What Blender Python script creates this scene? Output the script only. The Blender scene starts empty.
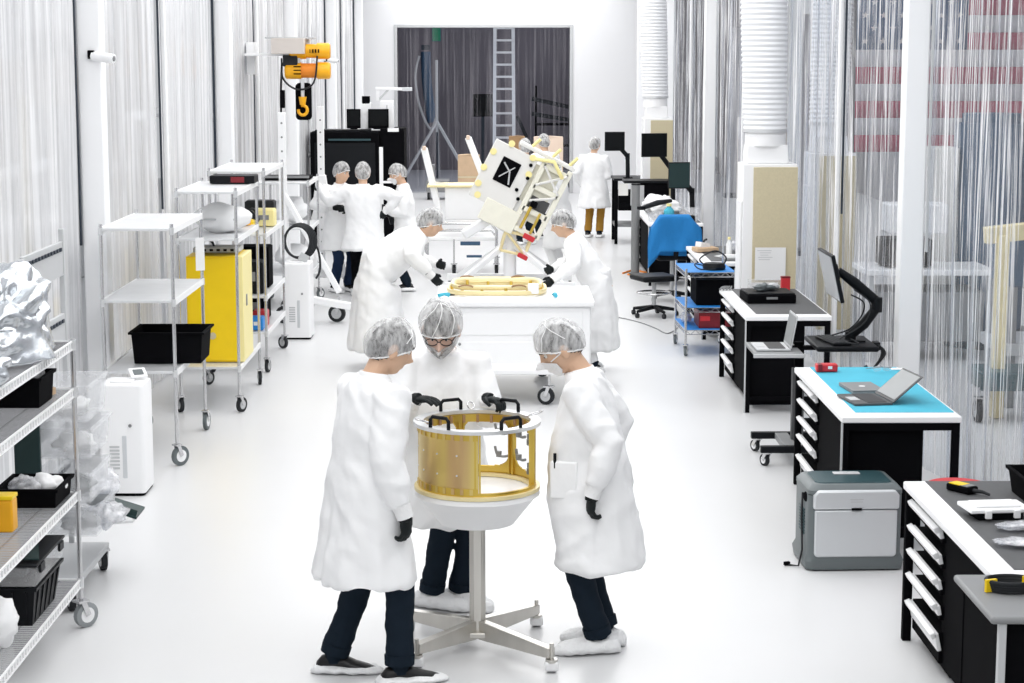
import bpy, bmesh, math, random
from mathutils import Vector as V, Matrix as MX, noise as NZ
R=math.radians; PI=math.pi
rnd=random.Random(7)
sc=bpy.context.scene; COL=sc.collection
# ---------------------------------------------------------------- materials
def nodes(name):
    m=bpy.data.materials.new(name); m.use_nodes=True
    return m,m.node_tree,m.node_tree.nodes['Principled BSDF']
def mat(name,col,rough=.5,metal=0,spec=.4,var=0,scale=8,bump=0,bscale=40,stretch=(1,1,1),col2=None,alpha=1,trans=0,emit=0):
    m,t,p=nodes(name)
    c=tuple(col)+(1,)
    p.inputs['Base Color'].default_value=c; p.inputs['Roughness'].default_value=rough
    p.inputs['Metallic'].default_value=metal; p.inputs['Specular IOR Level'].default_value=spec
    p.inputs['Alpha'].default_value=alpha
    if trans: p.inputs['Transmission Weight'].default_value=trans
    if emit:
        p.inputs['Emission Color'].default_value=c; p.inputs['Emission Strength'].default_value=emit
    if var or bump or col2:
        tc=t.nodes.new('ShaderNodeTexCoord'); mp=t.nodes.new('ShaderNodeMapping'); mp.inputs['Scale'].default_value=stretch
        t.links.new(tc.outputs['Object'],mp.inputs[0])
    if var or col2:
        n=t.nodes.new('ShaderNodeTexNoise'); n.inputs['Scale'].default_value=scale; n.inputs['Detail'].default_value=4
        t.links.new(mp.outputs[0],n.inputs[0])
        r=t.nodes.new('ShaderNodeValToRGB'); r.color_ramp.elements[0].position=.3; r.color_ramp.elements[1].position=.7
        r.color_ramp.elements[0].color=tuple(x*(1-var) for x in col)+(1,)
        r.color_ramp.elements[1].color=(tuple(col2) if col2 else tuple(min(1,x*(1+var)) for x in col))+(1,)
        t.links.new(n.outputs[0],r.inputs[0]); t.links.new(r.outputs[0],p.inputs['Base Color'])
    if bump:
        n=t.nodes.new('ShaderNodeTexNoise'); n.inputs['Scale'].default_value=bscale; n.inputs['Detail'].default_value=3
        t.links.new(mp.outputs[0],n.inputs[0]); b=t.nodes.new('ShaderNodeBump'); b.inputs['Strength'].default_value=bump; b.inputs['Distance'].default_value=.02
        t.links.new(n.outputs[0],b.inputs['Height']); t.links.new(b.outputs[0],p.inputs['Normal'])
    return m
def film(name,lo,hi,p0,p1,scale,stretch,tint=(.9,.92,.95),col=(.9,.9,.92),rough=.2,det=6):
    """clear plastic: see-through, with whitish streaks"""
    m,t,p=nodes(name); o=t.nodes['Material Output']
    p.inputs['Base Color'].default_value=col+(1,); p.inputs['Roughness'].default_value=rough
    tr=t.nodes.new('ShaderNodeBsdfTransparent'); tr.inputs[0].default_value=tint+(1,)
    mx=t.nodes.new('ShaderNodeMixShader')
    tc=t.nodes.new('ShaderNodeTexCoord'); mp=t.nodes.new('ShaderNodeMapping'); mp.inputs['Scale'].default_value=stretch
    n=t.nodes.new('ShaderNodeTexNoise'); n.inputs['Scale'].default_value=scale; n.inputs['Detail'].default_value=det; n.inputs['Roughness'].default_value=.65
    r=t.nodes.new('ShaderNodeMapRange'); r.inputs[1].default_value=p0; r.inputs[2].default_value=p1; r.inputs[3].default_value=lo; r.inputs[4].default_value=hi
    t.links.new(tc.outputs['Object'],mp.inputs[0]); t.links.new(mp.outputs[0],n.inputs[0]); t.links.new(n.outputs[0],r.inputs[0])
    t.links.new(r.outputs[0],mx.inputs[0]); t.links.new(tr.outputs[0],mx.inputs[1]); t.links.new(p.outputs[0],mx.inputs[2]); t.links.new(mx.outputs[0],o.inputs['Surface'])
    return m
M=dict(
 floor=mat('floor white resin',(.70,.703,.708),.3,spec=.3,var=.015,scale=.6),
 wall=mat('wall painted',(.84,.845,.86),.6,var=.01,scale=1),
 post=mat('post white',(.95,.955,.965),.45),
 seam=mat('seam dark',(.02,.03,.045),.5),
 outwall=mat('hall wall',(.76,.76,.78),.7,var=.04,scale=.5),
 outgrey=mat('hall door grey',(.36,.36,.38),.7,var=.05),
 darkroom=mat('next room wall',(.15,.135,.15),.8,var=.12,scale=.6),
 darkfloor=mat('next room floor',(.4,.4,.42),.5),
 white=mat('white enamel',(.92,.923,.93),.38),
 plas=mat('white plastic',(.91,.913,.918),.45),
 offw=mat('off white',(.8,.79,.76),.5),
 cream=mat('cream panel',(.87,.85,.73),.5,var=.03),
 black=mat('black paint',(.004,.004,.005),.85,spec=.04),
 blackp=mat('black plastic',(.006,.007,.009),.5,spec=.16),
 rubber=mat('rubber',(.02,.022,.025),.65,spec=.3),
 greyr=mat('grey tyre',(.3,.32,.33),.6),
 steel=mat('brushed steel',(.62,.6,.56),.32,metal=.9,var=.06,scale=12,stretch=(1,1,.1)),
 chrome=mat('chrome wire',(.66,.66,.67),.25,metal=.85),
 galv=mat('galvanised sheet',(.74,.75,.76),.42,metal=.35,var=.05,scale=5),
 alum=mat('aluminium',(.74,.75,.76),.35,metal=.6),
 gold=mat('gold chromate',(.62,.43,.08),.32,metal=.85,var=.0,scale=3.5,col2=(.76,.56,.13),stretch=(1,1,.35)),
 gold2=mat('gold skin',(.62,.41,.21),.3,metal=.9,scale=6,col2=(.8,.68,.2),stretch=(1,1,.06)),
 pgold=mat('pale gold',(.86,.74,.42),.4,metal=.2,var=.06),
 yellow=mat('safety yellow',(.95,.65,.004),.4,var=.02),
 paley=mat('pale yellow',(.95,.84,.38),.45),
 hoist=mat('hoist yellow',(.9,.43,.01),.4,var=.05),
 orange=mat('orange',(.8,.25,.02),.5),
 tan=mat('tan board',(.6,.53,.36),.75,var=.04,scale=60),
 beam=mat('beam grey beige',(.62,.57,.53),.6),
 card=mat('cardboard',(.56,.4,.26),.8,var=.05),
 brown=mat('brown board',(.33,.2,.1),.8,var=.08),
 pink=mat('pale peach board',(.78,.62,.5),.8),
 green=mat('dark green paint',(.022,.045,.045),.5,spec=.25),
 teal=mat('teal mat',(.07,.45,.6),.75,var=.03),
 blue=mat('blue liner',(.02,.25,.7),.5,var=.04),
 bluec=mat('blue cloth',(.015,.2,.52),.85,bump=.3,bscale=25),
 red=mat('red plastic',(.6,.03,.04),.4),
 dred=mat('dark red plastic',(.2,.012,.02),.4,var=.1),
 dgrey=mat('dark grey mat',(.09,.092,.095),.6,var=.05,scale=30),
 mgrey=mat('mid grey',(.24,.245,.25),.5),
 lgrey=mat('light grey',(.55,.56,.57),.5),
 slate=mat('slate plastic',(.13,.15,.155),.45,spec=.4),
 slated=mat('slate lid',(.03,.07,.08),.35,spec=.4),
 silver=mat('silver plastic',(.66,.68,.7),.35,metal=.3),
 foil=mat('silver foil',(.62,.65,.68),.24,metal=.85,bump=.35,bscale=7),
 screen=mat('screen glass',(.005,.006,.007),.4,spec=.12),
 screeng=mat('screen lit grey',(.3,.32,.34),.25),
 screenl=mat('laptop screen',(.2,.215,.22),.3),
 keys=mat('keys',(.03,.03,.032),.5),
 paper=mat('paper',(.86,.86,.86),.7),
 skin=mat('skin',(.68,.44,.3),.5,var=.06,scale=14),
 skin2=mat('skin light',(.74,.5,.4),.5,var=.06,scale=14),
 coat=mat('coat white',(.93,.933,.937),.85,spec=.15,bump=.25,bscale=9),
 cuff=mat('knit cuff',(.9,.9,.9),.9,spec=.1,bump=.3,bscale=120),
 navy=mat('dark trousers',(.009,.016,.026),.85,spec=.12,bump=.2,bscale=30),
 jean=mat('blue trousers',(.012,.025,.06),.85,spec=.12),
 khaki=mat('ochre trousers',(.36,.19,.035),.85,spec=.12,bump=.2,bscale=25),
 glove=mat('black glove',(.006,.009,.01),.6,spec=.25),
 shoe=mat('black leather',(.008,.008,.009),.4),
 cover=mat('shoe cover',(.92,.925,.93),.6,bump=.6,bscale=40),
 hair=mat('dark hair',(.03,.027,.025),.7,var=.3,scale=60),
 hairg=mat('grey hair',(.16,.15,.14),.7,var=.3,scale=60),
 maskm=mat('mask cloth',(.84,.84,.85),.8,bump=.3,bscale=60),
 eyew=mat('eye white',(.8,.78,.75),.3),
 clear=film('clear bin plastic',.12,.34,.3,.7,4,(1,1,1),tint=(.97,.975,.98),col=(.96,.96,.97)),
 net=film('hairnet',.2,.8,.38,.76,34,(1,1,.35),tint=(.9,.9,.9),col=(.88,.88,.88),rough=.7,det=5),
 beardnet=film('beard net',.12,.55,.4,.7,18,(1,1,.6),tint=(.9,.9,.9),col=(.88,.88,.88),rough=.7,det=4),
 bag=film('clear bag',.25,.9,.4,.65,9,(1,1,1)),
 vinylL=film('vinyl left',.46,.96,.3,.72,1.2,(1,9,.3),col=(.95,.95,.96)),  # soft white bands put into the mix for reflection at grazing view
 vinylR=film('vinyl right',.09,.96,.49,.65,1.5,(1,24,.45),col=(.92,.92,.94),det=8),  # sharp white streaks coloured in for the sheen of vinyl seen edge-on
 vinylB=film('vinyl back',.0,.34,.45,.8,1.3,(16,1,.25),col=(.62,.6,.64),tint=(.8,.82,.86),det=7),
 flagred=mat('flag red',(.36,.05,.1),.8),flagwhite=mat('flag white',(.55,.53,.56),.8),flagblue=mat('flag blue',(.04,.09,.19),.8),
 dblue=mat('dull blue',(.04,.09,.16),.6),
 duct=mat('white duct',(.86,.87,.89),.6),
)
# ---------------------------------------------------------------- mesh builder
class B:
    def __init__(s): s.v=[]; s.f=[]; s.mi=[]; s.k=0; s.T=None
    def add(s,vs,fs):
        o=len(s.v)
        if s.T is not None: vs=[s.T@V(p) for p in vs]
        s.v+=[tuple(p) for p in vs]; s.f+=[tuple(i+o for i in f) for f in fs]; s.mi+=[s.k]*len(fs); return s
    def box(s,c,d,rot=None,top=(1,1)):
        x,y,z=[q/2 for q in d]; vs=[]
        for k in (-1,1):
            a,b=(1,1) if k<0 else top
            vs+=[V((-x*a,-y*b,k*z)),V((x*a,-y*b,k*z)),V((x*a,y*b,k*z)),V((-x*a,y*b,k*z))]
        if rot is not None: vs=[rot@p for p in vs]
        c=V(c); vs=[p+c for p in vs]
        return s.add(vs,[(3,2,1,0),(4,5,6,7),(0,1,5,4),(1,2,6,5),(2,3,7,6),(3,0,4,7)])
    def bb(s,a,b): return s.box([(p+q)/2 for p,q in zip(a,b)],[abs(q-p) for p,q in zip(a,b)])
    def tube(s,pts,r,n=8,closed=False,cap=True,flat=1):
        pts=[V(p) for p in pts]; m=len(pts); rs=r if isinstance(r,(list,tuple)) else [r]*m
        vs=[];fs=[];u=None
        for i,p in enumerate(pts):
            a=pts[i-1] if (i>0 or closed) else p; b=pts[(i+1)%m] if (i<m-1 or closed) else p
            t=(b-a).normalized() if (b-a).length>1e-9 else V((0,0,1))
            if u is None: u=t.orthogonal().normalized() if abs(t.z)<.99 else V((1,0,0))
            u=(u-t*u.dot(t)); u=u.normalized() if u.length>1e-6 else t.orthogonal().normalized()
            w=t.cross(u)
            for j in range(n):
                q=2*PI*j/n; vs.append(p+u*math.cos(q)*rs[i]+w*math.sin(q)*rs[i]*flat)
        for i in range(m if closed else m-1):
            i2=(i+1)%m
            for j in range(n): fs.append((i*n+j,i*n+(j+1)%n,i2*n+(j+1)%n,i2*n+j))
        if cap and not closed: fs+=[tuple(range(n))[::-1],tuple((m-1)*n+j for j in range(n))]
        return s.add(vs,fs)
    def cyl(s,a,b,r,r2=None,n=14): return s.tube([a,b],[r,r if r2 is None else r2],n)
    def bar(s,a,b,w,h=None,up=(0,0,1)):
        a=V(a);b=V(b);t=(b-a).normalized();up=V(up)
        if abs(t.dot(up))>.98: up=V((1,0,0))
        x=t.cross(up).normalized()*(w/2); y=x.cross(t).normalized()*((h or w)/2)
        return s.add([a-x-y,a+x-y,a+x+y,a-x+y,b-x-y,b+x-y,b+x+y,b-x+y],[(3,2,1,0),(4,5,6,7),(0,1,5,4),(1,2,6,5),(2,3,7,6),(3,0,4,7)])
    def lathe(s,prof,c=(0,0,0),n=32,a0=0,a1=2*PI,close=False,axis='z'):
        full=abs(a1-a0-2*PI)<1e-6; k=n if full else n+1; vs=[];fs=[];m=len(prof);c=V(c)
        for i in range(k):
            q=a0+(a1-a0)*i/n
            for r,z in prof:
                p=V((r*math.cos(q),r*math.sin(q),z))
                if axis=='x': p=V((p.z,p.x,p.y))
                if axis=='y': p=V((p.x,p.z,p.y))
                vs.append(c+p)
        for i in range(n):
            i2=(i+1)%k
            for j in range(m if close else m-1):
                j2=(j+1)%m; fs.append((i*m+j,i2*m+j,i2*m+j2,i*m+j2))
        if close and not full: fs+=[tuple(range(m)),tuple(n*m+j for j in range(m))[::-1]]
        return s.add(vs,fs)
    def prism(s,poly,O,U,W,D):
        O=V(O);U=V(U);W=V(W);D=V(D); n=len(poly)
        a=[O+U*p+W*q for p,q in poly]; b=[p+D for p in a]
        return s.add(a+b,[tuple(range(n))[::-1],tuple(range(n,2*n))]+[(i,(i+1)%n,n+(i+1)%n,n+i) for i in range(n)])
    def ell(s,c,r,rot=None,nu=20,nv=12,fn=None):
        vs=[];fs=[];c=V(c)
        for j in range(nv+1):
            a=-PI/2+PI*j/nv
            for i in range(nu):
                q=2*PI*i/nu; p=V((math.cos(a)*math.cos(q)*r[0],math.cos(a)*math.sin(q)*r[1],math.sin(a)*r[2]))
                if fn: p=fn(p)
                if rot is not None: p=rot@p
                vs.append(c+p)
        for j in range(nv):
            for i in range(nu): fs.append((j*nu+i,j*nu+(i+1)%nu,(j+1)*nu+(i+1)%nu,(j+1)*nu+i))
        return s.add(vs,fs)
    def rings(s,rings,cap=True):
        n=len(rings[0]);m=len(rings);vs=[p for r in rings for p in r]
        fs=[(i*n+j,i*n+(j+1)%n,(i+1)*n+(j+1)%n,(i+1)*n+j) for i in range(m-1) for j in range(n)]
        if cap: fs+=[tuple(range(n))[::-1],tuple((m-1)*n+j for j in range(n))]
        return s.add(vs,fs)
    def grid(s,nu,nv,fn,keep=None):
        vs=[fn(i/nu,j/nv) for j in range(nv+1) for i in range(nu+1)]
        fs=[(j*(nu+1)+i,j*(nu+1)+i+1,(j+1)*(nu+1)+i+1,(j+1)*(nu+1)+i) for j in range(nv) for i in range(nu) if keep is None or keep((i+.5)/nu,(j+.5)/nv)]
        return s.add(vs,fs)
    def mesh(s,name,mats,smooth=35):
        me=bpy.data.meshes.new(name); me.from_pydata(s.v,[],s.f)
        for m in (mats if isinstance(mats,(list,tuple)) else [mats]): me.materials.append(M[m] if isinstance(m,str) else m)
        me.polygons.foreach_set('material_index',s.mi)
        bm=bmesh.new(); bm.from_mesh(me); bmesh.ops.delete(bm,geom=[v for v in bm.verts if not v.link_faces],context='VERTS')
        bmesh.ops.recalc_face_normals(bm,faces=bm.faces); bm.to_mesh(me); bm.free()
        me.polygons.foreach_set('use_smooth',[True]*len(me.polygons))
        if smooth<180: me.set_sharp_from_angle(angle=R(smooth))
        me.update(); return me
    def build(s,name,mats,parent=None,bev=0,smooth=35,solid=0,loc=None,seg=2):
        o=bpy.data.objects.new(name,s.mesh(name,mats,smooth)); COL.objects.link(o)
        if parent is not None: o.parent=parent
        if loc is not None: o.location=loc
        if solid:
            q=o.modifiers.new('s','SOLIDIFY'); q.thickness=solid; q.offset=0
        if bev:
            q=o.modifiers.new('b','BEVEL'); q.width=bev; q.segments=seg; q.limit_method='ANGLE'; q.angle_limit=R(40)
        return o
def thing(name,label,cat,loc=(0,0,0),rot=0,group=None):
    o=bpy.data.objects.new(name,None); COL.objects.link(o); o.location=loc; o.rotation_euler=(0,0,R(rot)); o.empty_display_size=.1
    return tag(o,label,cat,group)
def tag(o,label,cat,group=None):
    o['label']=label; o['category']=cat
    if group: o['group']=group
    return o
def struct(o,label=None):
    o['kind']='structure'
    if label: o['label']=label
    return o
def rot3(z=0,x=0,y=0): return MX.Rotation(R(z),3,'Z')@MX.Rotation(R(x),3,'X')@MX.Rotation(R(y),3,'Y')
def arc(c,r,a0,a1,n,U=(1,0,0),W=(0,0,1)):
    c=V(c);U=V(U);W=V(W); return [c+U*(r*math.cos(R(a0+(a1-a0)*i/n)))+W*(r*math.sin(R(a0+(a1-a0)*i/n))) for i in range(n+1)]
def curve(pts,n=6):
    P=[V(p) for p in pts]; out=[]
    for i in range(len(P)-1):
        a=P[max(i-1,0)];b=P[i];c=P[i+1];d=P[min(i+2,len(P)-1)]
        for k in range(n):
            t=k/n; out.append(.5*((2*b)+(c-a)*t+(2*a-5*b+4*c-d)*t*t+(3*b-a-3*c+d)*t**3))
    return out+[P[-1]]
# ---------------------------------------------------------------- camera
F=1900.; CH=3.0; PIT=math.atan(281.5/F); YAW=math.atan(12/F)
cd=bpy.data.cameras.new('camera'); cam=bpy.data.objects.new('camera',cd); COL.objects.link(cam)
cd.sensor_width=36; cd.lens=36*F/1024; cd.clip_end=200; cam.location=(0,0,CH); cam.rotation_euler=(PI/2-PIT,0,-YAW); sc.camera=cam
def ray(x,y):
    r=(x-512)/F; u=-(y-341.5)/F; fy=math.cos(PIT)+u*math.sin(PIT); z=-math.sin(PIT)+u*math.cos(PIT)
    return r*math.cos(YAW)+fy*math.sin(YAW),-r*math.sin(YAW)+fy*math.cos(YAW),z
def onz(x,y,z=0):
    X,Y,Z=ray(x,y); t=(z-CH)/Z; return V((X*t,Y*t,z))
def onY(x,y,D):
    X,Y,Z=ray(x,y); t=D/Y; return V((X*t,D,CH+Z*t))
# ---------------------------------------------------------------- setting
XL,XR,YE,ZT=-3.22,3.16,43.3,5.1
b=B().box((0,18,-.05),(22,62,.1)); struct(b.build('floor','floor'))
b=B()
b.bb((XL-.1,YE,0),(-2.31,YE+.2,ZT)); b.bb((1.58,YE,0),(XR+.1,YE+.2,ZT)); b.bb((-2.31,YE,3.72),(1.58,YE+.2,ZT))
struct(b.build('wall_back','wall'))
struct(B().box((0,20,ZT+.05),(XR-XL+.2,48,.1)).build('ceiling','wall'))
struct(B().bb((-9.0,-6,0),(-8.8,48,8)).build('wall_left','outwall'))
struct(B().bb((8.2,-6,0),(8.4,48,8)).build('wall_right','outgrey'))
# next room through the opening
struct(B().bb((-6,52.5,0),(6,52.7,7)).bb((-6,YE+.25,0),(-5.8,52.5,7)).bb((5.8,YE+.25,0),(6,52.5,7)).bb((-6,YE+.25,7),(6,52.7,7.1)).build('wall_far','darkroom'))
struct(B().bb((-5.8,YE+.2,0),(5.8,52.5,.004)).build('trim_1','darkfloor'))
struct(B().bb((-2.38,YE-.03,0),(-2.31,YE+.22,3.79)).bb((1.58,YE-.03,0),(1.65,YE+.22,3.79)).bb((-2.31,YE-.03,3.72),(1.58,YE+.22,3.79)).build('door_1','lgrey',bev=.01))
# posts and curtains
n=2
def post(x,y,w=.17,side=1):
    global n
    o=struct(B().box((0,0,ZT/2),(w,w,ZT)).build('trim_%d'%n,'post',loc=(x+side*(w/2+.03),y,0),bev=.012)); n+=1
    B().box((-side*(w/2+.012),-w/2-.03,ZT/2+.8),((.026 if w>.1 else .016) if side>0 else .016,.03,ZT-1.6)).build('gap_shade','seam' if side>0 or w<.1 else 'lgrey',o)  # strip coloured as the dark curtain gap; grey as shading on wide right posts
def curtain(label,x,y0,y1,m,amp,seed,face):
    L=y1-y0; nu=int(L/.03); sd=seed*7.3
    def fn(u,v):
        y=y0+L*u; z=.02+(ZT-.04)*v
        st=math.floor((y-y0)/.32); ov=.02*(st%2)
        q=NZ.noise(V((y*2.2,z*.15,sd)))+.7*NZ.noise(V((y*6.5,z*.25,sd+9)))+(.35 if face<0 else .06)*NZ.noise(V((y*16,z*.3,sd+3)))
        return V((x+face*(ov+amp*q),y,z))
    o=B().grid(nu,10,fn).build('strip_curtain',m,smooth=180)
    tag(o,label,'curtain','clear strip curtains along the side walls')
LP=[7.5,11.05,14.6,18.1,21.6,25.05,28.5,31.95,35.3,38.8,42.3]
RP=[6.9,10.5,14.05,17.5,20.95,24.4,27.8,31.2,34.6,38.,41.4]
ords=['beside the foil-topped wire rack','beside the white air purifier','behind the two-shelf trolley with black tote','behind the yellow cabinet trolley','behind the hoist arm','with camera on its post, far down the left side','left of the black machine cabinets','at the far left corner of the room']
for i,y in enumerate(LP):
    post(XL,y,.18 if i%2==0 else .05,1)
for i,y in enumerate(RP): post(XR,y,.17 if i%2==0 else .045,-1)
Lb=list(zip(LP,LP[1:])); Rb=list(zip(RP,RP[1:]))
Ll=['nearest on the left, beside the foil-covered rack','on the left behind the air purifier and big white post','on the left behind the trolley with the black tote','on the left behind the yellow cabinet','on the left behind the hanging hoist','on the left just beyond the hoist beam','on the left beside the far black machine','on the left past the far black machine','on the left near the back wall','last on the left, at the back corner']
Rl=['nearest on the right, showing the flag behind near bench','on the right beside the blue-mat bench','on the right behind the tall monitor arm','on the right behind the tan filter unit','on the right behind the wire cart with blue shelves','on the right behind the stools','on the right beside the cluttered desk','on the right behind the far filter unit','on the right near the back wall','last on the right, at the back corner']
for i,(a,c) in enumerate(Lb): curtain('milky clear strip curtain '+Ll[i],XL,a+.1,c-.1,'vinylL',.035,i,1)
for i,(a,c) in enumerate(Rb): curtain('streaky clear strip curtain '+Rl[i],XR,a+.09,c-.09,'vinylR',.05,i+20,-1)
def fnb(u,v):
    x=-2.31+3.89*u; z=.02+3.7*v
    return V((x,YE+.3+.05*NZ.noise(V((x*3,z*.1,5)))+.03*NZ.noise(V((x*11,z*.2,1))),z))
tag(B().grid(150,6,fnb).build('strip_curtain','vinylB',smooth=180),'dark clear strip curtain filling the opening in the back wall','curtain')
# ---------------------------------------------------------------- lights, world, colour
w=bpy.data.worlds.new('world'); sc.world=w; w.use_nodes=True
w.node_tree.nodes['Background'].inputs[0].default_value=(.93,.96,1,1); w.node_tree.nodes['Background'].inputs[1].default_value=.5
for i in range(13):
    l=bpy.data.lights.new('ceiling_panel','AREA'); l.shape='RECTANGLE'; l.size=5.2; l.size_y=2.9; l.energy=107+i*2.5; l.color=(1,.997,.99)
    o=bpy.data.objects.new('ceiling_panel',l); COL.objects.link(o); o.location=(0,1+3.5*i,ZT-.06)
l=bpy.data.lights.new('next_room_fill','AREA'); l.size=3; l.energy=260; l.color=(.9,.93,1)  # unseen fill light added so the next room reads less dark
o=bpy.data.objects.new('next_room_fill',l); COL.objects.link(o); o.location=(0,48,6.8)
for x,y,e in ((5.7,13.5,130),(5.9,33,70)):  # unseen fill lights added to brighten the right hall floor and objects
    l=bpy.data.lights.new('hall_fill','AREA'); l.shape='RECTANGLE'; l.size=3; l.size_y=9; l.energy=e
    o=bpy.data.objects.new('hall_fill',l); COL.objects.link(o); o.location=(x,y,6)
sc.view_settings.view_transform='Standard'; sc.view_settings.look='None'; sc.view_settings.gamma=1; sc.view_settings.use_curve_mapping=False
sc.view_settings.exposure=.0
sc.cycles.transparent_max_bounces=24; sc.cycles.max_bounces=8; sc.cycles.sample_clamp_indirect=6
# ---------------------------------------------------------------- people
def remesh(b,vox,sm=2,disp=None):
    me=b.mesh('tmp','skin',180); o=bpy.data.objects.new('tmp',me); COL.objects.link(o)
    q=o.modifiers.new('r','REMESH'); q.mode='VOXEL'; q.voxel_size=vox; q.use_smooth_shade=True
    if sm: k=o.modifiers.new('s','SMOOTH'); k.iterations=sm; k.factor=.5
    dg=bpy.context.evaluated_depsgraph_get(); out=bpy.data.meshes.new_from_object(o.evaluated_get(dg))
    bpy.data.objects.remove(o); bpy.data.meshes.remove(me)
    if disp:
        ns=[v.normal.copy() for v in out.vertices]
        for v,nn in zip(out.vertices,ns): v.co+=nn*disp(v.co)
    out.polygons.foreach_set('use_smooth',[True]*len(out.polygons))
    return out
def mobj(name,me,m,parent=None):
    me.materials.clear(); me.materials.append(M[m]); o=bpy.data.objects.new(name,me); COL.objects.link(o)
    if parent is not None: o.parent=parent
    return o
def ik(a,c,l1,l2,pole):
    d=c-a; L=min(d.length,(l1+l2)*.999); t=d.normalized(); c2=a+t*L
    h=(l1*l1-l2*l2+L*L)/(2*L); k=math.sqrt(max(l1*l1-h*h,0)); p=pole-t*pole.dot(t)
    p=p.normalized() if p.length>1e-5 else t.orthogonal().normalized()
    return a+t*h+p*k,c2
def gs(x,z,cx,cz,s,s2=None): return math.exp(-((x-cx)/s)**2-((z-cz)/(s2 or s))**2)
def headfn(p):
    x,y,z=p
    t=max(0,min(1,(-z-.015)/.1)); x*=1-.33*t*t
    if z<-.045 and y<0: y*=1-.45*min(1,(-z-.045)/.05)
    if y<0: y*=1.04
    if y>0:
        f=min(1,y/.05); y*=1-.1*t*0
        y+=f*(.03*gs(x,z,0,-.028,.013,.014)+.018*gs(x,z,0,-.004,.010,.03)-.011*(gs(x,z,.031,.012,.017,.012)+gs(x,z,-.031,.012,.017,.012))+.006*gs(x,z,0,.034,.05,.012)+.008*gs(x,z,0,-.062,.022,.01)-.004*gs(x,z,0,-.053,.03,.004)+.014*gs(x,z,0,-.1,.024,.02)+.004*(gs(x,z,.042,-.022,.02)+gs(x,z,-.042,-.022,.02)))
    return V((x,y,z))
HR=(.075,.096,.117)
def cap_line(p,front,back):   # height of a cap edge for a point on the head: front edge to back edge
    return back+(front-back)*(p.y+.1)/.2
def person(label,loc,rot,head=(0,0,0),lean=0,W={},E={},A={},foot={},hip=(0,0),hipz=.9,s=1,hem=.45,pants='navy',skin='skin',hair='hair',coat_w=1,detail=2,mask=None,glasses=False,beard=False,shoes=True,cap=(.052,-.06),ck=1.0,fist={},twist=0,fl=None,net='net',capsize=1.0,hx=0,collar=True,hemx=(0,0),pocket=None,belly=0,hs=1.06,group=None,reach=None,gpalm={}):
    loc=V((loc[0],loc[1],0)); Rw=MX.Rotation(R(rot),3,'Z'); inv=Rw.inverted()
    L=lambda w:inv@(V(w)-loc)
    hs*=s
    vox={2:.008,1:.012,0:.016}[detail]
    hp=V((hip[0],hip[1],hipz*s)); ax=rot3(x=-lean,y=hx)                   # spine frame
    ch=lambda x,y,z: hp+ax@(rot3(z=twist)@V((x*s,y*s,z*s)))
    neck=ch(0,-.01,.53); hr=rot3(z=head[0])@rot3(x=-head[1],y=head[2]); hc=neck+ax@V((0,.035*s,.05*s))+hr@V((0,.012,.09))*hs
    if fl is not None: hc=hc+V(fl)
    S={'L':ch(-.185,-.0,.46),'R':ch(.185,-.0,.46)}; J={}
    for k,sg in (('L',-1),('R',1)):
        w=L(W[k]) if k in W else S[k]+V((sg*.06,.02,-.56*s))
        pole=V(E[k]) if k in E else V((sg*.5,-.6,-.3))
        el,w=ik(S[k],w,.30*s,.27*s,pole); hd=(w-el).normalized()
        an=L(A[k]) if k in A else V((sg*.1+hip[0]*.3,0,0)); an=V((an.x,an.y,an.z+.085*s))
        hj=hp+V((sg*.095*s,0,-.02)); fy=foot.get(k,0); fd=V((math.sin(R(-fy)),math.cos(R(fy)),0))
        kn,an=ik(hj,an,.43*s,.42*s,fd)
        J[k]=(el,w,hd,hj,kn,an,fd)
    b=B()
    b.ell(hc,[q*hs for q in HR],rot=hr,nu=48,nv=32,fn=(lambda p:headfn(p/hs)*hs))
    for sg in (-1,1): b.ell(hc+hr@V((sg*.078,-.008,-.008))*hs,(.012*hs,.024*hs,.034*hs),rot=hr@rot3(z=sg*-20),nu=10,nv=8)
    b.tube([neck+ax@V((0,-.01,-.1)),neck,hc+hr@V((0,-.02,-.05))*s],[.075*s,.058*s,.055*s],14)
    b.rings([[ch(rx*math.cos(a),ry*math.sin(a),z) for a in [2*PI*i/20 for i in range(20)]] for z,rx,ry in ((-.1,.15,.1),(.1,.14,.09),(.3,.16,.1),(.44,.17,.08),(.5,.09,.06))])
    for k in 'LR':
        el,w,hd,hj,kn,an,fd=J[k]
        b.tube([S[k],el,w-hd*.02*s],[.05*s,.042*s,.024*s],10); b.tube([w-hd*.03*s,w+hd*.012*s],[.018*s,.012*s],8)
        b.tube([hj,kn,an,an-V((0,0,.05))+fd*.01],[.08*s,.055*s,.034*s,.03*s],10); b.tube([an-V((0,0,.055*s)),an-V((0,0,.06*s))+fd*.1],[.022,.016],8)
    body=mobj('person',remesh(b,.006 if detail==2 else vox,1),skin); tag(body,label,'person',group)
    body.location=loc; body.rotation_euler=(0,0,R(rot))
    # trousers
    b=B()
    b.rings([[hp+V((rx*math.cos(a),ry*math.sin(a),z)) for a in [2*PI*i/18 for i in range(18)]] for z,rx,ry in ((-.1,.15,.11),(.05,.165,.12),(.14,.15,.11))])
    for k in 'LR':
        el,w,hd,hj,kn,an,fd=J[k]
        b.tube([hj,hj.lerp(kn,.5),kn,kn.lerp(an,.6),an+V((0,0,.015))],[.1*s,.092*s,.075*s,.067*s,.068*s],14)
    wr=lambda c:.007*NZ.noise(V((c.x*9,c.y*9,c.z*14)))+.004*NZ.noise(V((c.x*22,c.y*22,c.z*30)))
    tr=mobj('trousers',remesh(b,vox*1.3,2,wr),pants,body)
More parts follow.
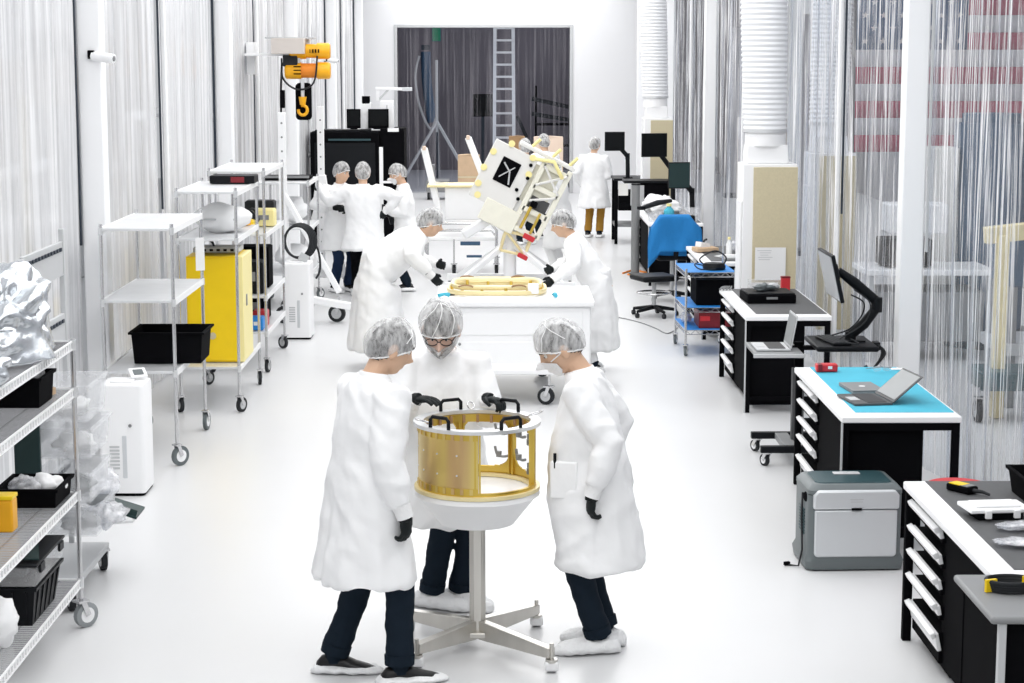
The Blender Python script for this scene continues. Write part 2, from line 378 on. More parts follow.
    if detail==2:
        for k in 'LR':
            an=J[k][5]; kn=J[k][4]; d=(kn-an).normalized(); B().tube([an+V((0,0,.01)),an+V((0,0,.015))+d*.045],[.071*s,.073*s],18).build('turn_up',pants,tr,smooth=60)
    # feet
    if shoes:
        for k in 'LR':
            an,fd=J[k][5],J[k][6]; sd=V((fd.y,-fd.x,0)); g=an-V((0,0,.085*s))
            def shp(gr,zt,zb=0.0):
                out=[]
                for t,wd,h in ((-.085,.028,.055),(-.06,.04,.085),(0,.042,.1),(.05,.045,.085),(.1,.05,.06),(.15,.046,.045),(.19,.026,.032)):
                    out.append([g+fd*(t*s*1.04)+sd*((wd+gr)*s*math.cos(a))+V((0,0,max(zb,(h+gr)*s*.5*(1+math.sin(a)))))for a in [2*PI*i/16 for i in range(16)]])
                return out
            B().rings(shp(0,1)).build('shoe','shoe',body,smooth=60)
            b=B()
            r=[]
            for t,wd,h in ((-.115,.03,.03),(-.09,.055,.055),(-.03,.066,.062),(.05,.07,.055),(.12,.07,.05),(.19,.06,.042),(.235,.03,.025)):
                r.append([g+fd*(t*s)+sd*(wd*1.1*math.cos(a))+V((0,0,max(.002,(h*ck)*(.5+.5*math.sin(a)))))for a in [2*PI*i/18 for i in range(18)]])
            b.rings(r); B().tube([an+V((0,0,.06)),an-V((0,0,.03*s))],[.05*s,.047*s],12).build('sock','navy',body,smooth=60); mobj('shoe_cover',remesh(b,vox,1,lambda c:.006*NZ.noise(c*30)),'cover',body)
    # coat
    b=B(); hz=hem
    up=[(.545,.08,.075,0),(.5,.115,.085,-.01),(.455,.19,.1,-.01),(.4,.215,.118,0),(.28,.222,.135,.01),(.12,.205,.14,.015),(0,.215,.148,.01)]
    ri=[]; N=28
    el4=lambda a,rx,ry:(rx*math.copysign(abs(math.cos(a))**.85,math.cos(a)),ry*math.copysign(abs(math.sin(a))**.85,math.sin(a)))
    for z,rx,ry,oy in up:
        bq=belly*.5*max(0,1-abs(z-.02)/.34); oy+=bq; ry+=bq
        ri.append([ch(u*coat_w,v*coat_w+oy,z) for u,v in [el4(2*PI*i/N,rx,ry) for i in range(N)]])
    z0=hp.z-.02
    for i in range(1,7):
        t=i/6; z=z0-.05+(hz-z0+.05)*t; rx=(.225+.05*t)*coat_w*s; ry=(.155+.055*t+belly*.5*max(0,1-t*1.2))*coat_w*s
        cx=hp.x+hemx[0]*t; cy=hp.y+.012+hemx[1]*t+belly*.5*max(0,1-t*1.2); ri.append([V((cx+u,cy+v,z)) for u,v in [el4(2*PI*i/N,rx,ry) for i in range(N)]])
    b.rings(ri)
    for k,sg in (('L',-1),('R',1)):
        el,w,hd=J[k][:3]
        b.tube([ch(sg*.1,0,.45),S[k],S[k].lerp(el,.5),el,el.lerp(w,.45),el.lerp(w,.82)],[.07*s,.085*s,.083*s,.076*s,.07*s,.05*s],16)
    def cw(c):
        fade=1; fold=NZ.noise(V((math.atan2(c.y-hp.y,c.x-hp.x)*2.6,c.z*.8,label.__len__()*.7)))
        low=max(0,min(1,(hp.z+.1-c.z)/.45))
        ridge=1-abs(NZ.noise(V((c.x*5+c.z*3,c.y*5+c.z*2,c.z*4+7))))*3
        return .026*fold*low+.011*NZ.noise(V((c.x*7,c.y*7,c.z*5)))+.006*NZ.noise(V((c.x*17+c.z*9,c.y*17,c.z*13)))+.009*max(0,ridge)
    coat=mobj('coat',remesh(b,vox*1.5,2,cw),'coat',body)
    for k in 'LR':
        el,w,hd=J[k][:3]; B().tube([el.lerp(w,.8),el.lerp(w,.9),w+hd*.015],[.047*s,.043*s,.041*s],14).build('cuff','cuff',coat,smooth=60)
    if collar:
        c=B(); N2=28
        def cr(rx,ry,z,dip): return [ch(rx*math.cos(a),ry*math.sin(a)+.0,z-dip*max(0,math.sin(a))**3) for a in [2*PI*i/N2 for i in range(N2)]]
        c.rings([cr(.088,.08,.5,.05),cr(.084,.078,.545,.075),cr(.079,.073,.555,.08),cr(.075,.07,.545,.08),cr(.075,.068,.5,.05)],cap=False); c.build('collar','coat',coat,smooth=60)
    if detail==2:
        c=B()
        pts=[ch(.0,.118,.42),ch(0,.145,.28),ch(0,.158,.12),ch(0,.165,0),V((hp.x+hemx[0]*.5,hp.y+.2+hemx[1]*.5,(hz+hp.z)/2)),V((hp.x+hemx[0],hp.y+.212+hemx[1],hz+.05))]
        c.tube(pts,.016,6,flat=.35); c.build('placket','coat',coat,smooth=60)
    if pocket:
        from mathutils.bvhtree import BVHTree
        bv=BVHTree.FromPolygons([v.co for v in coat.data.vertices],[tuple(p.vertices) for p in coat.data.polygons])
        o0=L((0,0,CH)); d0=(inv@V(ray(*pocket))).normalized(); p,nrm,_i,_d=bv.ray_cast(o0,d0)
        nrm=V((nrm.x,nrm.y,0)).normalized(); q=MX((nrm.cross(V((0,0,1))).normalized(),nrm,V((0,0,1)))).transposed(); p=p+nrm*.002
        B().box(p,(.14,.03,.19),rot=q).build('pocket','coat',coat,bev=.008)
        B().cyl(p+q@V((.045,.008,.06)),p+q@V((.045,.008,.135)),.008).build('pen','blackp',coat)
    # gloves
    for k,sg in (('L',-1),('R',1)):
        el,w,hd=J[k][:3]; f=(inv@V(gpalm[k][0])).normalized() if k in gpalm else hd
        pn=(inv@V(gpalm[k][1])) if k in gpalm else V((-sg,.2,0)); pn=(pn-f*pn.dot(f)).normalized(); sd=f.cross(pn)*(1 if sg>0 else -1)  # sd: thumb side
        if sd.dot(V((0,1,0)))<-.2 and k not in gpalm: sd=-sd
        cu_=fist.get(k,.35); b=B()
        b.tube([w-hd*.06*s,w,w+f*.03*s],[.037*s,.036*s,.034*s],12)
        Q=MX((sd,f,pn)).transposed()
        b.ell(w+f*.055*s,(.043*s,.052*s,.019*s),rot=Q,nu=14,nv=10)
        for i,(o,ln) in enumerate(((.031,.072),(.011,.08),(-.010,.074),(-.030,.058))):
            p=w+f*(.09-abs(i-1.3)*.005)*s+sd*o*s; a=cu_*60; pts=[w+f*.05*s+sd*o*.8*s,p]; d=f
            for q_ in (.42,.32,.26):
                d=(MX.Rotation(R(a),3,sd)@f); 
                if d.dot(pn)<f.dot(pn)-1e-6: d=MX.Rotation(R(-a),3,sd)@f
                p=p+d*ln*q_*s; pts.append(p); a+=cu_*70
            b.tube(pts,[.0105*s,.0105*s,.0098*s,.0092*s,.0085*s],8)
        t0=w+f*.025*s+sd*.03*s; b.tube([w+f*.02*s,t0+sd*.012*s,t0+f*.03*s+sd*.026*s+pn*.012*s,t0+f*.055*s+sd*.022*s+pn*(.018+.02*cu_)*s],[.016*s,.014*s,.012*s,.0095*s],8)
        mobj('glove',remesh(b,.0035 if detail==2 else .006,1),'glove',body)
    # head dressing
    def shell(sc_,front,back,puff=0,cr=0,nu=56,nv=40,zoff=0):
        c=B(); vs=[]; 
        def fn(u,v):
            a=-PI/2+PI*v; q=2*PI*u; p=headfn(V((math.cos(a)*math.cos(q)*HR[0],math.cos(a)*math.sin(q)*HR[1],math.sin(a)*HR[2])))
            p=V((p.x*sc_,p.y*sc_,p.z*sc_)); e=cap_line(p,front,back); h=max(0,min(1,(p.z-e)/.07))
            nrm=p.normalized(); m=1+0
            p=p+nrm*(puff*h**.5+cr*h*(NZ.noise(V((math.atan2(p.x,p.y)*5,p.z*14,1.7)))))
            return p
        def keep(u,v):
            p=fn(u,v); return p.z>cap_line(p,front,back)-.004
        c.grid(nu,nv,lambda u,v:hc+hr@fn(u,v)*hs,keep); return c,fn
    c,_=shell(1.045,cap[0]+.012,cap[1]-.012); c.build('hair',hair,body,smooth=180)
    c,fn=shell(1.1*capsize,cap[0],cap[1],.02*capsize,.012); hn=c.build('hairnet',net,body,smooth=180)
    # elastic edge
    ed=[]
    for i in range(40):
        q=2*PI*i/40; best=None
        for j in range(60):
            p=fn(i/40,.3+.6*j/60)
            if p.z>=cap_line(p,cap[0],cap[1])-.002: best=p; break
        if best is not None: ed.append(hc+hr@best*hs)
    B().tube(ed,.0045*s,6,closed=True).build('elastic','cuff',hn,smooth=60)
    if detail==2:
        for q0,q1 in ((.2,.75),(.36,.9),(.05,.6),(.55,.12)):
            c=B(); pts=[]
            for j in range(11):
                t=j/10; p=fn((q0+(q1-q0)*t*.3)%1,.6+.38*t); pts.append(hc+hr@(p*1.012)*hs)
            c.tube(pts,.0026*s,5); c.build('crease','cuff',hn,smooth=60)
    if detail>=1:
        for sg in (-1,1):
            e=B().ell(hc+hr@V((sg*.031,.0765,.011))*hs,(.0125*s,)*3,nu=12,nv=8).build('eye','eyew',body,smooth=180)
            B().ell(hc+hr@V((sg*.031,.0855,.009))*hs,(.006*s,.005*s,.006*s),rot=hr,nu=10,nv=8).build('iris','shoe',e,smooth=180)
        for sg in (-1,1): B().tube([hc+hr@V((sg*x,y,z))*hs for x,y,z in ((.012,.1,.03),(.03,.098,.036),(.048,.086,.03))],[.004*s,.005*s,.003*s],6).build('eyebrow',hair,body,smooth=60)
    if mask or beard:
        c=B(); sc_=1.09 if mask else 1.12; wq=62 if mask else 84
        def fm(u,v):
            q=R(90+wq*(2*u-1)); e=abs(2*u-1)**2.5
            l0=(-4-14*e) if mask else (-8+14*e); l1=(-66+26*e) if mask else (-64+14*e); a=R(l0+(l1-l0)*v)
            p=headfn(V((math.cos(a)*math.cos(q)*HR[0],math.cos(a)*math.sin(q)*HR[1],math.sin(a)*HR[2])))
            return V((p.x*sc_,p.y*sc_+.006,p.z*1.05))
        c.grid(36,24,lambda u,v:hc+hr@fm(u,v)*hs)
        c.build('face_mask' if mask else 'beard_net','maskm' if mask else 'beardnet',body,smooth=180,solid=.002)
        for sg in (-1,1): B().tube([hc+hr@V((sg*x,y,z))*hs for x,y,z in ((.055,.072,-.02),(.08,.02,-.005),(.087,-.02,.012))],.0035*s,5).build('ear_loop','cuff',body,smooth=60)
    if beard:
        c=B(); sc2=1.05
        def fb(u,v):
            a=-PI/2+PI*v*.6; q=2*PI*u; p=headfn(V((math.cos(a)*math.cos(q)*HR[0],math.cos(a)*math.sin(q)*HR[1],math.sin(a)*HR[2])))
            return V((p.x*sc2,p.y*sc2+.003,p.z*1.04))
        c.grid(44,34,lambda u,v:hc+hr@fb(u,v)*hs,lambda u,v:(lambda p:p.y>.0 and p.z<-.048-.0*abs(p.x)+ .55*max(0,abs(p.x)-.035) and p.z<.0 and not(abs(p.x)<.022 and -.075<p.z<-.055))(fb(u,v)))
        c.build('beard',hair,body,smooth=180)
    if glasses:
        c=B()
        for sg in (-1,1):
            c.tube([hc+hr@V((sg*.033+.027*math.cos(a),.102-.12*abs(.027*math.cos(a)*sg+.0)*(1 if math.cos(a)*sg>0 else .2),.008+.019*math.sin(a)))*hs for a in [2*PI*i/18 for i in range(18)]],.0028*s,6,closed=True)
            c.tube([hc+hr@V((sg*x,y,z))*hs for x,y,z in ((.06,.096,.014),(.079,.05,.014),(.084,-.01,.012))],.0026*s,6)
        c.tube([hc+hr@V((x,.106,.012))*hs for x in (-.008,.008)],.003*s,6)
        c.build('glasses','shoe',body,smooth=60)
    return body
YC=9.45   # ring centre distance
person('person in white coat with back to camera at left of the gold ring, dark trousers',(-.66,9.04),-58,head=(-10,20,0),lean=9,hip=(0,-.02),
  W={'R':(-.455,8.82,.86),'L':(-.62,9.33,.86)},E={'R':(.1,-.9,-.2),'L':(-.6,-.6,0)},A={'L':(-.82,9.08,0),'R':(-.49,8.9,0)},foot={'L':-35,'R':-15},s=1.02,hem=.5,cap=(.03,-.075),fist={'R':.6},gpalm={'R':((.1,-.1,-1),(-.85,.5,0))},capsize=.97,hipz=.93,coat_w=1.04,ck=.85)
person('bearded person with glasses and hairnet facing camera behind the gold ring',(-.325,10.2),186,head=(-10,28,0),lean=12,hip=(0,0),
  W={'R':(-.445,9.76,1.25),'L':(-.07,9.8,1.245)},E={'R':(.4,-.9,-.8),'L':(-.25,-.9,-.9)},A={'R':(-.38,10.2,0),'L':(-.22,10.24,0)},foot={'L':40,'R':60},s=1.0,hem=.5,cap=(.036,-.06),skin='skin2',glasses=True,beard=True,coat_w=1.12,hs=1.17,capsize=1.06,
  fist={'R':.25,'L':.55},gpalm={'R':((.8,-.55,.1),(.1,.0,-1)),'L':((.7,-.7,0),(0,-.2,-1))},hipz=.93,ck=1.7)
person('person in mask looking down at right of the gold ring, dark hair under hairnet',(.49,9.47),80,head=(14,30,0),lean=13,hip=(0,-.03),
  W={'L':(.455,9.2,.87),'R':(.5,9.72,.9)},E={'L':(-.1,-.9,0),'R':(.4,-.8,-.2)},A={'L':(.50,9.38,0),'R':(.54,9.53,0)},foot={'L':18,'R':-8},s=1.0,hem=.46,mask=True,cap=(.04,-.05),fist={'L':.6},gpalm={'L':((-.1,-.05,-1),(1,.4,0))},capsize=1.0,hs=1.08,hipz=.92,coat_w=1.06,pocket=(564,480),ck=1.5,belly=.12)
# helpers at the cart behind
person('person bending right over the white cart, back towards the left curtain',(-1.12,18.5),-82,head=(0,14,0),lean=55,hip=(0,-.1),
  W={'R':(-.66,18.15,.95),'L':(-.62,18.7,1.0)},E={'R':(.4,-.5,.3),'L':(-.4,-.5,.3)},A={'L':(-1.15,18.65,0),'R':(-1.1,18.3,0)},s=1.03,hem=.2,pants='coat',detail=1,cap=(.03,-.05),ck=1.2,coat_w=1.3,hipz=.97)
person('person in profile working at the right end of the white cart',(.93,18.3),80,head=(10,12,0),lean=32,hip=(0,-.03),
  W={'L':(.5,17.8,.95),'R':(.5,18.1,1.02)},E={'L':(-.5,-.5,-.3),'R':(.4,-.5,-.3)},A={'L':(.9,18.15,0),'R':(.9,18.42,0)},s=.98,hem=.22,pants='coat',detail=1,cap=(.035,-.05),ck=1.2,hipz=.88)
person('person on the left with folded arms, face turned to the colleague beside',(-2.08,24.75),-150,head=(25,4,0),lean=0,W={'R':(-2.16,24.48,1.12),'L':(-1.98,24.48,1.1)},E={'R':(.8,-.3,-.5),'L':(-.8,-.3,-.5)},s=.98,pants='jean',detail=1,cap=(.045,-.05),hem=.55)
person('person with back to camera and one arm stretched left, hand on hip',(-1.75,24.3),4,head=(0,6,0),W={'L':(-2.33,24.45,1.40),'R':(-1.47,24.3,1.08)},E={'L':(-.3,-.2,-1),'R':(1,-.3,0)},s=.99,pants='black',detail=1,cap=(.05,-.075),hem=.6,hair='hairg',gpalm={'R':((-.7,-.3,-.5),(0,1,0)),'L':((-.3,.9,-.2),(0,0,-1))},coat_w=1.08)
person('person in white face mask facing left, black gloves holding a device',(-1.22,24.85),95,head=(15,14,0),lean=6,W={'L':(-1.5,24.68,1.08),'R':(-1.5,24.95,1.08)},E={'L':(-.3,-.9,-.5),'R':(.3,-.9,-.5)},s=.97,pants='navy',detail=1,mask=True,cap=(.045,-.05),hem=.5,hair='hairg')
person('person beside the tilted spacecraft panel, turned to it',(.84,26.6),60,head=(10,10,0),lean=8,W={'L':(.55,26.4,1.1),'R':(.6,26.9,1.1)},s=.98,pants='coat',detail=0,cap=(.04,-.06),hem=.4,hair='hairg')
person('person behind the spacecraft with light hairnet, only the head showing',(.42,31.2),20,head=(0,0,0),s=1.0,detail=0,cap=(.03,-.07),hair='hairg')
person('person behind the spacecraft with dark hair before the peach board',(.76,32.2),30,head=(-10,5,0),s=1.02,detail=0,cap=(.04,-.06))
person('person in ochre trousers standing at the far desk, back to camera',(1.6,32.4),-14,head=(-8,4,0),lean=0,W={'R':(1.86,32.6,1.02),'L':(1.38,32.5,.9)},E={'R':(.3,-.3,-1),'L':(-.3,-.3,-1)},s=.99,pants='khaki',detail=1,cap=(.03,-.06),hem=.52,hair='hairg',coat_w=1.05)
# ---------------------------------------------------------------- shared pieces
def caster(par,x,y,zt,r=.06,ang=0,tyre='rubber',hub='lgrey',fork='chrome',name='caster',w=.03):
    q=rot3(z=ang); tr=.028
    P=lambda a,b_,c: V((x,y,0))+q@V((a,b_,c))
    b=B(); b.cyl(P(0,0,r*2+.02),P(0,0,zt),.012,n=8)
    b.box(P(0,0,r*2+.012),(w*1.8,w*1.8,.012),rot=q)
    for sg in (-1,1): b.bar(P(sg*(w*.5+.007),0,r*2+.01),P(sg*(w*.5+.007),tr,r),.006,.03)
    o=b.build(name,fork,par,smooth=40)
    b=B(); c=P(0,tr,r); d=q@V((1,0,0))
    b.k=0; b.tube([c-d*w*.5,c-d*w*.42,c+d*w*.42,c+d*w*.5],[r*.9,r,r,r*.9],20)
    b.k=1; b.tube([c-d*w*.52,c+d*w*.52],[r*.62]*2,16)
    b.build('wheel',[tyre,hub],o,smooth=40); return o
def bench(label,x0,y0,y1,mat_='dgrey',group='workbenches along the right curtain',depth=.74,zt=.84,ndr=5,endgap=True):
    """bench with its drawers at the far end of the aisle side"""
    W=depth; L=y1-y0; t=thing('workbench',label,'workbench',(x0+W/2,(y0+y1)/2,0),0,group)
    x=-W/2; y=-L/2
    B().box((0,0,zt-.02),(W,L,.04)).build('worktop','white',t,bev=.008)
    B().box((.045,.06,zt+.0015),(W-.13,L-.16,.005)).build('inlay',mat_,t)
    for sx in (-1,1):
        for sy in (-1,1):
            B().box((sx*(W/2-.03),sy*(L/2-.04),(zt-.04)/2),(.045,.045,zt-.04)).build('leg','black',t,bev=.004)
    B().box((0,-L/2+.04,zt-.065),(W-.1,.04,.05)).box((0,L/2-.04,zt-.065),(W-.1,.04,.05)).box((0,-L/2+.04,.12),(W-.1,.035,.035)).build('rail','black',t)
    B().box((-.09,-L/2+.085,.43),(W-.26,.02,.74)).build('end_panel','black',t)
    B().box((-W/2+.085,-.2,.43),(.02,L-.85,.74)).build('side_panel','black',t)
    B().bar((-W/2+.006,-L/2+.014,.0),(-W/2+.006,-L/2+.014,zt-.04),.012).build('corner_strip','lgrey',t)
    # drawer housing
    c=B(); dy0,dy1=L/2-.68,L/2-.05
    c.box((.03,dy0,.4),(W-.16,.02,.78)).box((.03,dy1,.4),(W-.16,.02,.78)).box((W/2-.06,(dy0+dy1)/2,.4),(.02,dy1-dy0,.78)).box((.03,(dy0+dy1)/2,.02),(W-.16,dy1-dy0,.03)).box((.12,(dy0+dy1)/2,.4),(W-.4,dy1-dy0-.04,.7))
    c.build('drawer_housing','black',t)
    zs=[.11]*(ndr-1)+[.2]; z=zt-.075
    for i,h in enumerate(zs):
        d=B(); d.k=0; d.box((-W/2+.125,(dy0+dy1)/2,z-h/2),(.14,dy1-dy0-.035,h-.045)); o=d.build('drawer','black',t)
        d=B(); d.box((-W/2+.05,(dy0+dy1)/2,z-h*.36),(.022,dy1-dy0-.03,h*.46),rot=rot3(y=-12)); d.build('drawer_front','white',o,bev=.004)
        d=B().box((-W/2+.028,(dy0+dy1)/2,z-h*.2),(.03,dy1-dy0-.03,.03),rot=rot3(y=-25)).build('handle','plas',o,bev=.004)
        z-=h+.018
    return t
def laptop(label,x,y,z,rot,open_=105,w=.33,d=.23,body='silver',scr='screenl',parent=None):
    t=thing('laptop',label,'laptop',(x,y,z),rot)
    B().box((0,0,.009),(w,d,.016)).build('base',body,t,bev=.004)
    if open_:
        B().box((0,.03,.0185),(w*.86,d*.5,.003)).build('keyboard','keys',t); B().box((0,-d*.32,.0178),(w*.32,d*.25,.002)).build('trackpad','lgrey',t)
        q=rot3(x=open_-90) ; h=V((0,d/2,.018))
        # lid hinged on the far edge
        q=MX.Rotation(R(-(open_-90)),3,'X'); b=B().box(h+q@V((0,.004,d/2)),(w,.008,d),rot=q); lid=b.build('lid',body,t,bev=.003)
        B().box(h+q@V((0,-.0012,d/2+.004)),(w*.92,.003,d*.86),rot=q).build('screen',scr,lid)
    else:
        B().box((0,0,.0215),(w,d,.007)).build('lid',body,t,bev=.003)
    return t
def monitor(label,x,y,z,rot,w=.5,h=.31,tilt=0,base=(0,.35,-.45),front='screen',roll=0,group=None):
    """screen at (x,y,z) centre; arm runs to base offset (local)"""
    t=thing('monitor',label,'monitor',(x,y,z),rot,group); q=rot3(x=tilt,y=roll)
    c=B().box(q@V((0,.012,0)),(w,.03,h),rot=q).build('casing','blackp',t,bev=.006)
    B().box(q@V((0,-.0045,0)),(w*.95,.004,h*.92),rot=q).build('screen',front,t)
    b=V(base); k=V((b.x*.9,b.y*.8,(b.z*.35))) 
    B().box(q@V((0,.045,0)),(.12,.04,.12),rot=q).build('mount','blackp',t,bev=.006)
    k=V((b.x*1.0+.0,b.y+.03,b.z*.42)); 
    B().tube([q@V((0,.06,0)),k],[.03,.034],10,flat=1.2).cyl(k-V((0,0,.05)),k+V((0,0,.05)),.038,n=12).tube([k,b+V((0,0,.12))],[.034,.036],10).build('arm','blackp',t,smooth=50)
    B().cyl(b,b+V((0,0,.13)),.035,n=14).box(b+V((0,0,.0)),(.14,.12,.02)).build('clamp','blackp',t,smooth=40)
    return t
def bin_(label,x,y,z,w,d,h,m='blackp',rot=0,name='bin',cat='bin',taper=.86,group=None,ribs=True,rim=.012):
    t=thing(name,label,cat,(x,y,z),rot,group); b=B(); th=.006
    def ring(k,zz,ex=0): return [V((sx*(w/2*k+ex),sy*(d/2*k+ex),zz)) for sx,sy in ((-1,-1),(1,-1),(1,1),(-1,1))]
    r=[ring(taper,0),ring(1,h),ring(1,h,rim),ring(1,h-.015,rim),ring(1,h-.015,rim-.004),ring(1,h+.004,rim-.006)]
    b.rings([ring(taper,.004)[:],ring(taper,0),ring(1-.01,h-.016),ring(1-.01,h-.016,rim),ring(1,h,rim),ring(1,h,-th),ring(taper,.008,-th)],cap=True)
    b.build('body',m,t,smooth=30)
    if ribs:
        for i in range(-2,3):
            B().bar((i*w*.17,-(d/2*taper),.01),(i*w*.17*1.1,-(d/2+.002),h-.02),.01,.008,up=(1,0,0)).build('rib',m,t)
            B().bar((w/2*taper,i*d*.17,.01),(w/2+.002,i*d*.17*1.1,h-.02),.01,.008,up=(0,1,0)).build('rib',m,t)
    return t
def blob(b,c,r,seed,amp=.35,n=3):
    def fn(p): return p*(1+amp*NZ.noise(V((p.x/r[0]*1.3,p.y/r[1]*1.3,seed)))+amp*.6*NZ.noise(V((p.x/r[0]*3,p.z/r[2]*3,seed+5))))
    return b.ell(c,r,nu=26,nv=16,fn=fn)
def rest(o,x,y,z):
    o.location=(x,y,z-min(v.co.z for v in o.data.vertices)+.002); return o
# ---------------------------------------------------------------- ring on its pedestal
RC=(-.117,YC); RR=.318; zb,zt_=.872,1.2
ped=thing('pedestal_stand','steel pedestal stand on four casters carrying the gold ring','stand',(RC[0],RC[1],0))
B().lathe([(0,zb-.025),(.315,zb-.025),(.318,zb-.05),(.30,zb-.06),(.19,zb-.2),(.06,zb-.21),(0,zb-.21)],n=48).build('hub_plate','white',ped,smooth=30)
b=B(); b.box((0,0,.38),(.05,.082,.58)).box((0,0,.38),(.082,.05,.58)).box((0,0,.38),(.068,.068,.58)); b.build('column','steel',ped,bev=.006)
B().box((0,0,.09),(.15,.15,.03)).build('foot_plate','steel',ped,bev=.006)
for x,y in ((-.3,-.31),(.37,-.385),(.31,.38),(-.37,.29)):
    d=V((x,y,0)).normalized(); p=V((x,y,0))
    b=B(); b.prism([(.03,.06),(.03,.16),(p.length,.125),(p.length,.075)],-d.cross(V((0,0,1)))*.024,d,(0,0,1),d.cross(V((0,0,1)))*.048); b.build('leg','steel',ped,bev=.004)
    B().cyl(p+V((0,0,.06)),p+V((0,0,.15)),.011,n=10).cyl(p+V((0,0,.055)),p+V((0,0,.07)),.03,n=14).build('leveling_screw','steel',ped)
    c=B(); c.box(p+V((0,.0,.035)),(.07,.055,.05)); cc=c.build('caster','plas',ped,bev=.012)
    B().cyl(p+V((-.022,.02,.026)),p+V((.022,.02,.026)),.026,n=18).build('wheel','lgrey',cc)
ring=thing('adapter_ring','gold metal ring with white rim flange and cutouts, standing on the pedestal','ring',(RC[0],RC[1],0))
def flange(r0,r1,z0,z1): return [(r0,z0),(r1,z0),(r1,z1),(r0,z1)]
B().lathe(flange(.272,.322,zt_-.018,zt_),n=96,close=True).build('rim_flange','alum',ring,smooth=30)
B().lathe(flange(.262,.32,zb-.022,zb-.004),n=96,close=True).build('base_flange','pgold',ring,smooth=30)
B().lathe(flange(.285,.3,zb-.004,zb+.012),n=96,close=True).build('base_lip','gold',ring,smooth=30)
def wall(a0,a1,holes,name,m,r=.285,z0=zb,z1=zt_-.018):
    nu=int((a1-a0)*1.5); nv=56
    def keep(u,v):
        a=a0+(a1-a0)*u; z=z0+(z1-z0)*v
        for ha,hw,hz,hh in holes:
            dx=abs(a-ha)/hw; dz=abs(z-hz)/hh
            if dx**3.2+dz**3.2<1: return False
        return True
    b=B().grid(nu,nv,lambda u,v:V((r*math.cos(R(a0+(a1-a0)*u)),r*math.sin(R(a0+(a1-a0)*u)),z0+(z1-z0)*v)),keep)
    return b.build(name,m,ring,smooth=180,solid=.01)
wall(-12,180,[(24,24,zb+.16,.125),(80,26,zb+.16,.125),(136,24,zb+.16,.125)],'back_wall','gold')
wall(180,272,[],'front_skin','gold2',r=.292)
# stiffening ribs, blocks, brackets
for z in (zt_-.036,zb+.02):
    B().lathe(flange(.293,.3,z-.016,z+.016),n=40,a0=PI,a1=PI*1.51,close=True).build('skin_band','gold',ring,smooth=30)
    for a in range(184,272,9): B().box((.301*math.cos(R(a)),.301*math.sin(R(a)),z),(.006,.016,.03),rot=rot3(z=a)).build('bolt_block','gold2',ring)
B().lathe(flange(.262,.28,zt_-.06,zt_-.02),n=60,a0=R(-12),a1=PI,close=True).build('inner_band','gold',ring,smooth=30)
for a in range(-6,180,16):
    B().box((.26*math.cos(R(a)),.26*math.sin(R(a)),zt_-.042),(.012,.014,.04),rot=rot3(z=a)).build('inner_block','brown',ring)
for a in (-11,51,108,176,271):
    b=B(); 
    for da in (-2.3,2.3): b.box((.284*math.cos(R(a+da)),.284*math.sin(R(a+da)),(zb+zt_-.018)/2),(.03,.009,zt_-.018-zb),rot=rot3(z=a))
    b.build('upright_rib','gold',ring)
for a,z in ((38,zb+.22),(38,zb+.1),(12,zb+.2),(12,zb+.05),(66,zb+.22),(66,zb+.1)):
    p=V((.27*math.cos(R(a)),.27*math.sin(R(a)),z)); t=V((-math.sin(R(a)),math.cos(R(a)),0))
    B().tube(curve([p-t*.055+V((0,0,-.005)),p-t*.02+V((0,0,-.012)),p+t*.01,p+t*.022+V((0,0,.04))],4),.0075,6).box(p,(.022,.022,.03),rot=rot3(z=a)).build('bracket','mgrey',ring)
for a in (232,305,57,118):
    t=V((-math.sin(R(a)),math.cos(R(a)),0)); c=V((.297*math.cos(R(a)),.297*math.sin(R(a)),zt_))
    w_=.058; pts=[c-t*w_,c-t*w_+V((0,0,.04)),c-t*(w_-.014)+V((0,0,.055)),c+t*(w_-.014)+V((0,0,.055)),c+t*w_+V((0,0,.04)),c+t*w_]
    B().tube(pts,.0095,8).build('lift_handle','blackp',ring,smooth=60)
for a in (206,97,12):
    c=V((.3*math.cos(R(a)),.3*math.sin(R(a)),zt_+.008)); t=V((-math.sin(R(a)),math.cos(R(a)),0)); nn=V((math.cos(R(a)),math.sin(R(a)),0))
    pts=[c+t*.018*math.cos(q)+nn*.04*math.sin(q)+V((0,0,.012+.012*math.sin(q))) for q in [2*PI*i/16 for i in range(16)]]
    B().tube(pts,.004,6,closed=True).build('latch_loop','chrome',ring,smooth=60)
for a in range(185,272,22):
    for z in (zb+.1,zb+.2): B().cyl((.29*math.cos(R(a)),.29*math.sin(R(a)),z),(.301*math.cos(R(a)),.301*math.sin(R(a)),z),.005,n=8).build('bolt','alum',ring)
# ---------------------------------------------------------------- white cart behind
ct=thing('equipment_cart','long white cart on casters behind the three people at the ring','cart',(.13,17.3,0))
b=B(); b.box((0,0,.56),(1.36,1.15,.55)); b.build('body','white',ct,bev=.02)
B().box((0,0,.86),(1.42,1.22,.05)).build('top','white',ct,bev=.012)
for z in (.42,.68): B().box((0,-.578,z),(1.2,.012,.2)).build('front_panel','plas',ct,bev=.004)
for x in (-.49,): 
    for z in (.5,.62,.74): B().cyl((x,-.58,z),(x,-.592,z),.013,n=10).build('bolt','mgrey',ct)
for x,y in ((.3,-.84),(.3,.68),(-.5,-.5),(-.5,.5)): 
    caster(ct,x,y,.3,r=.075,ang=70 if y<-.6 else 100,w=.045)
B().box((0,-.7,.3),(1.3,.42,.05)).box((0,.5,.3),(1.3,.5,.05)).build('frame','white',ct,bev=.01)
rf=thing('ring_frame','pale gold frame with scalloped clips lying on top of the white cart','frame',(-.03,17.42,.905))
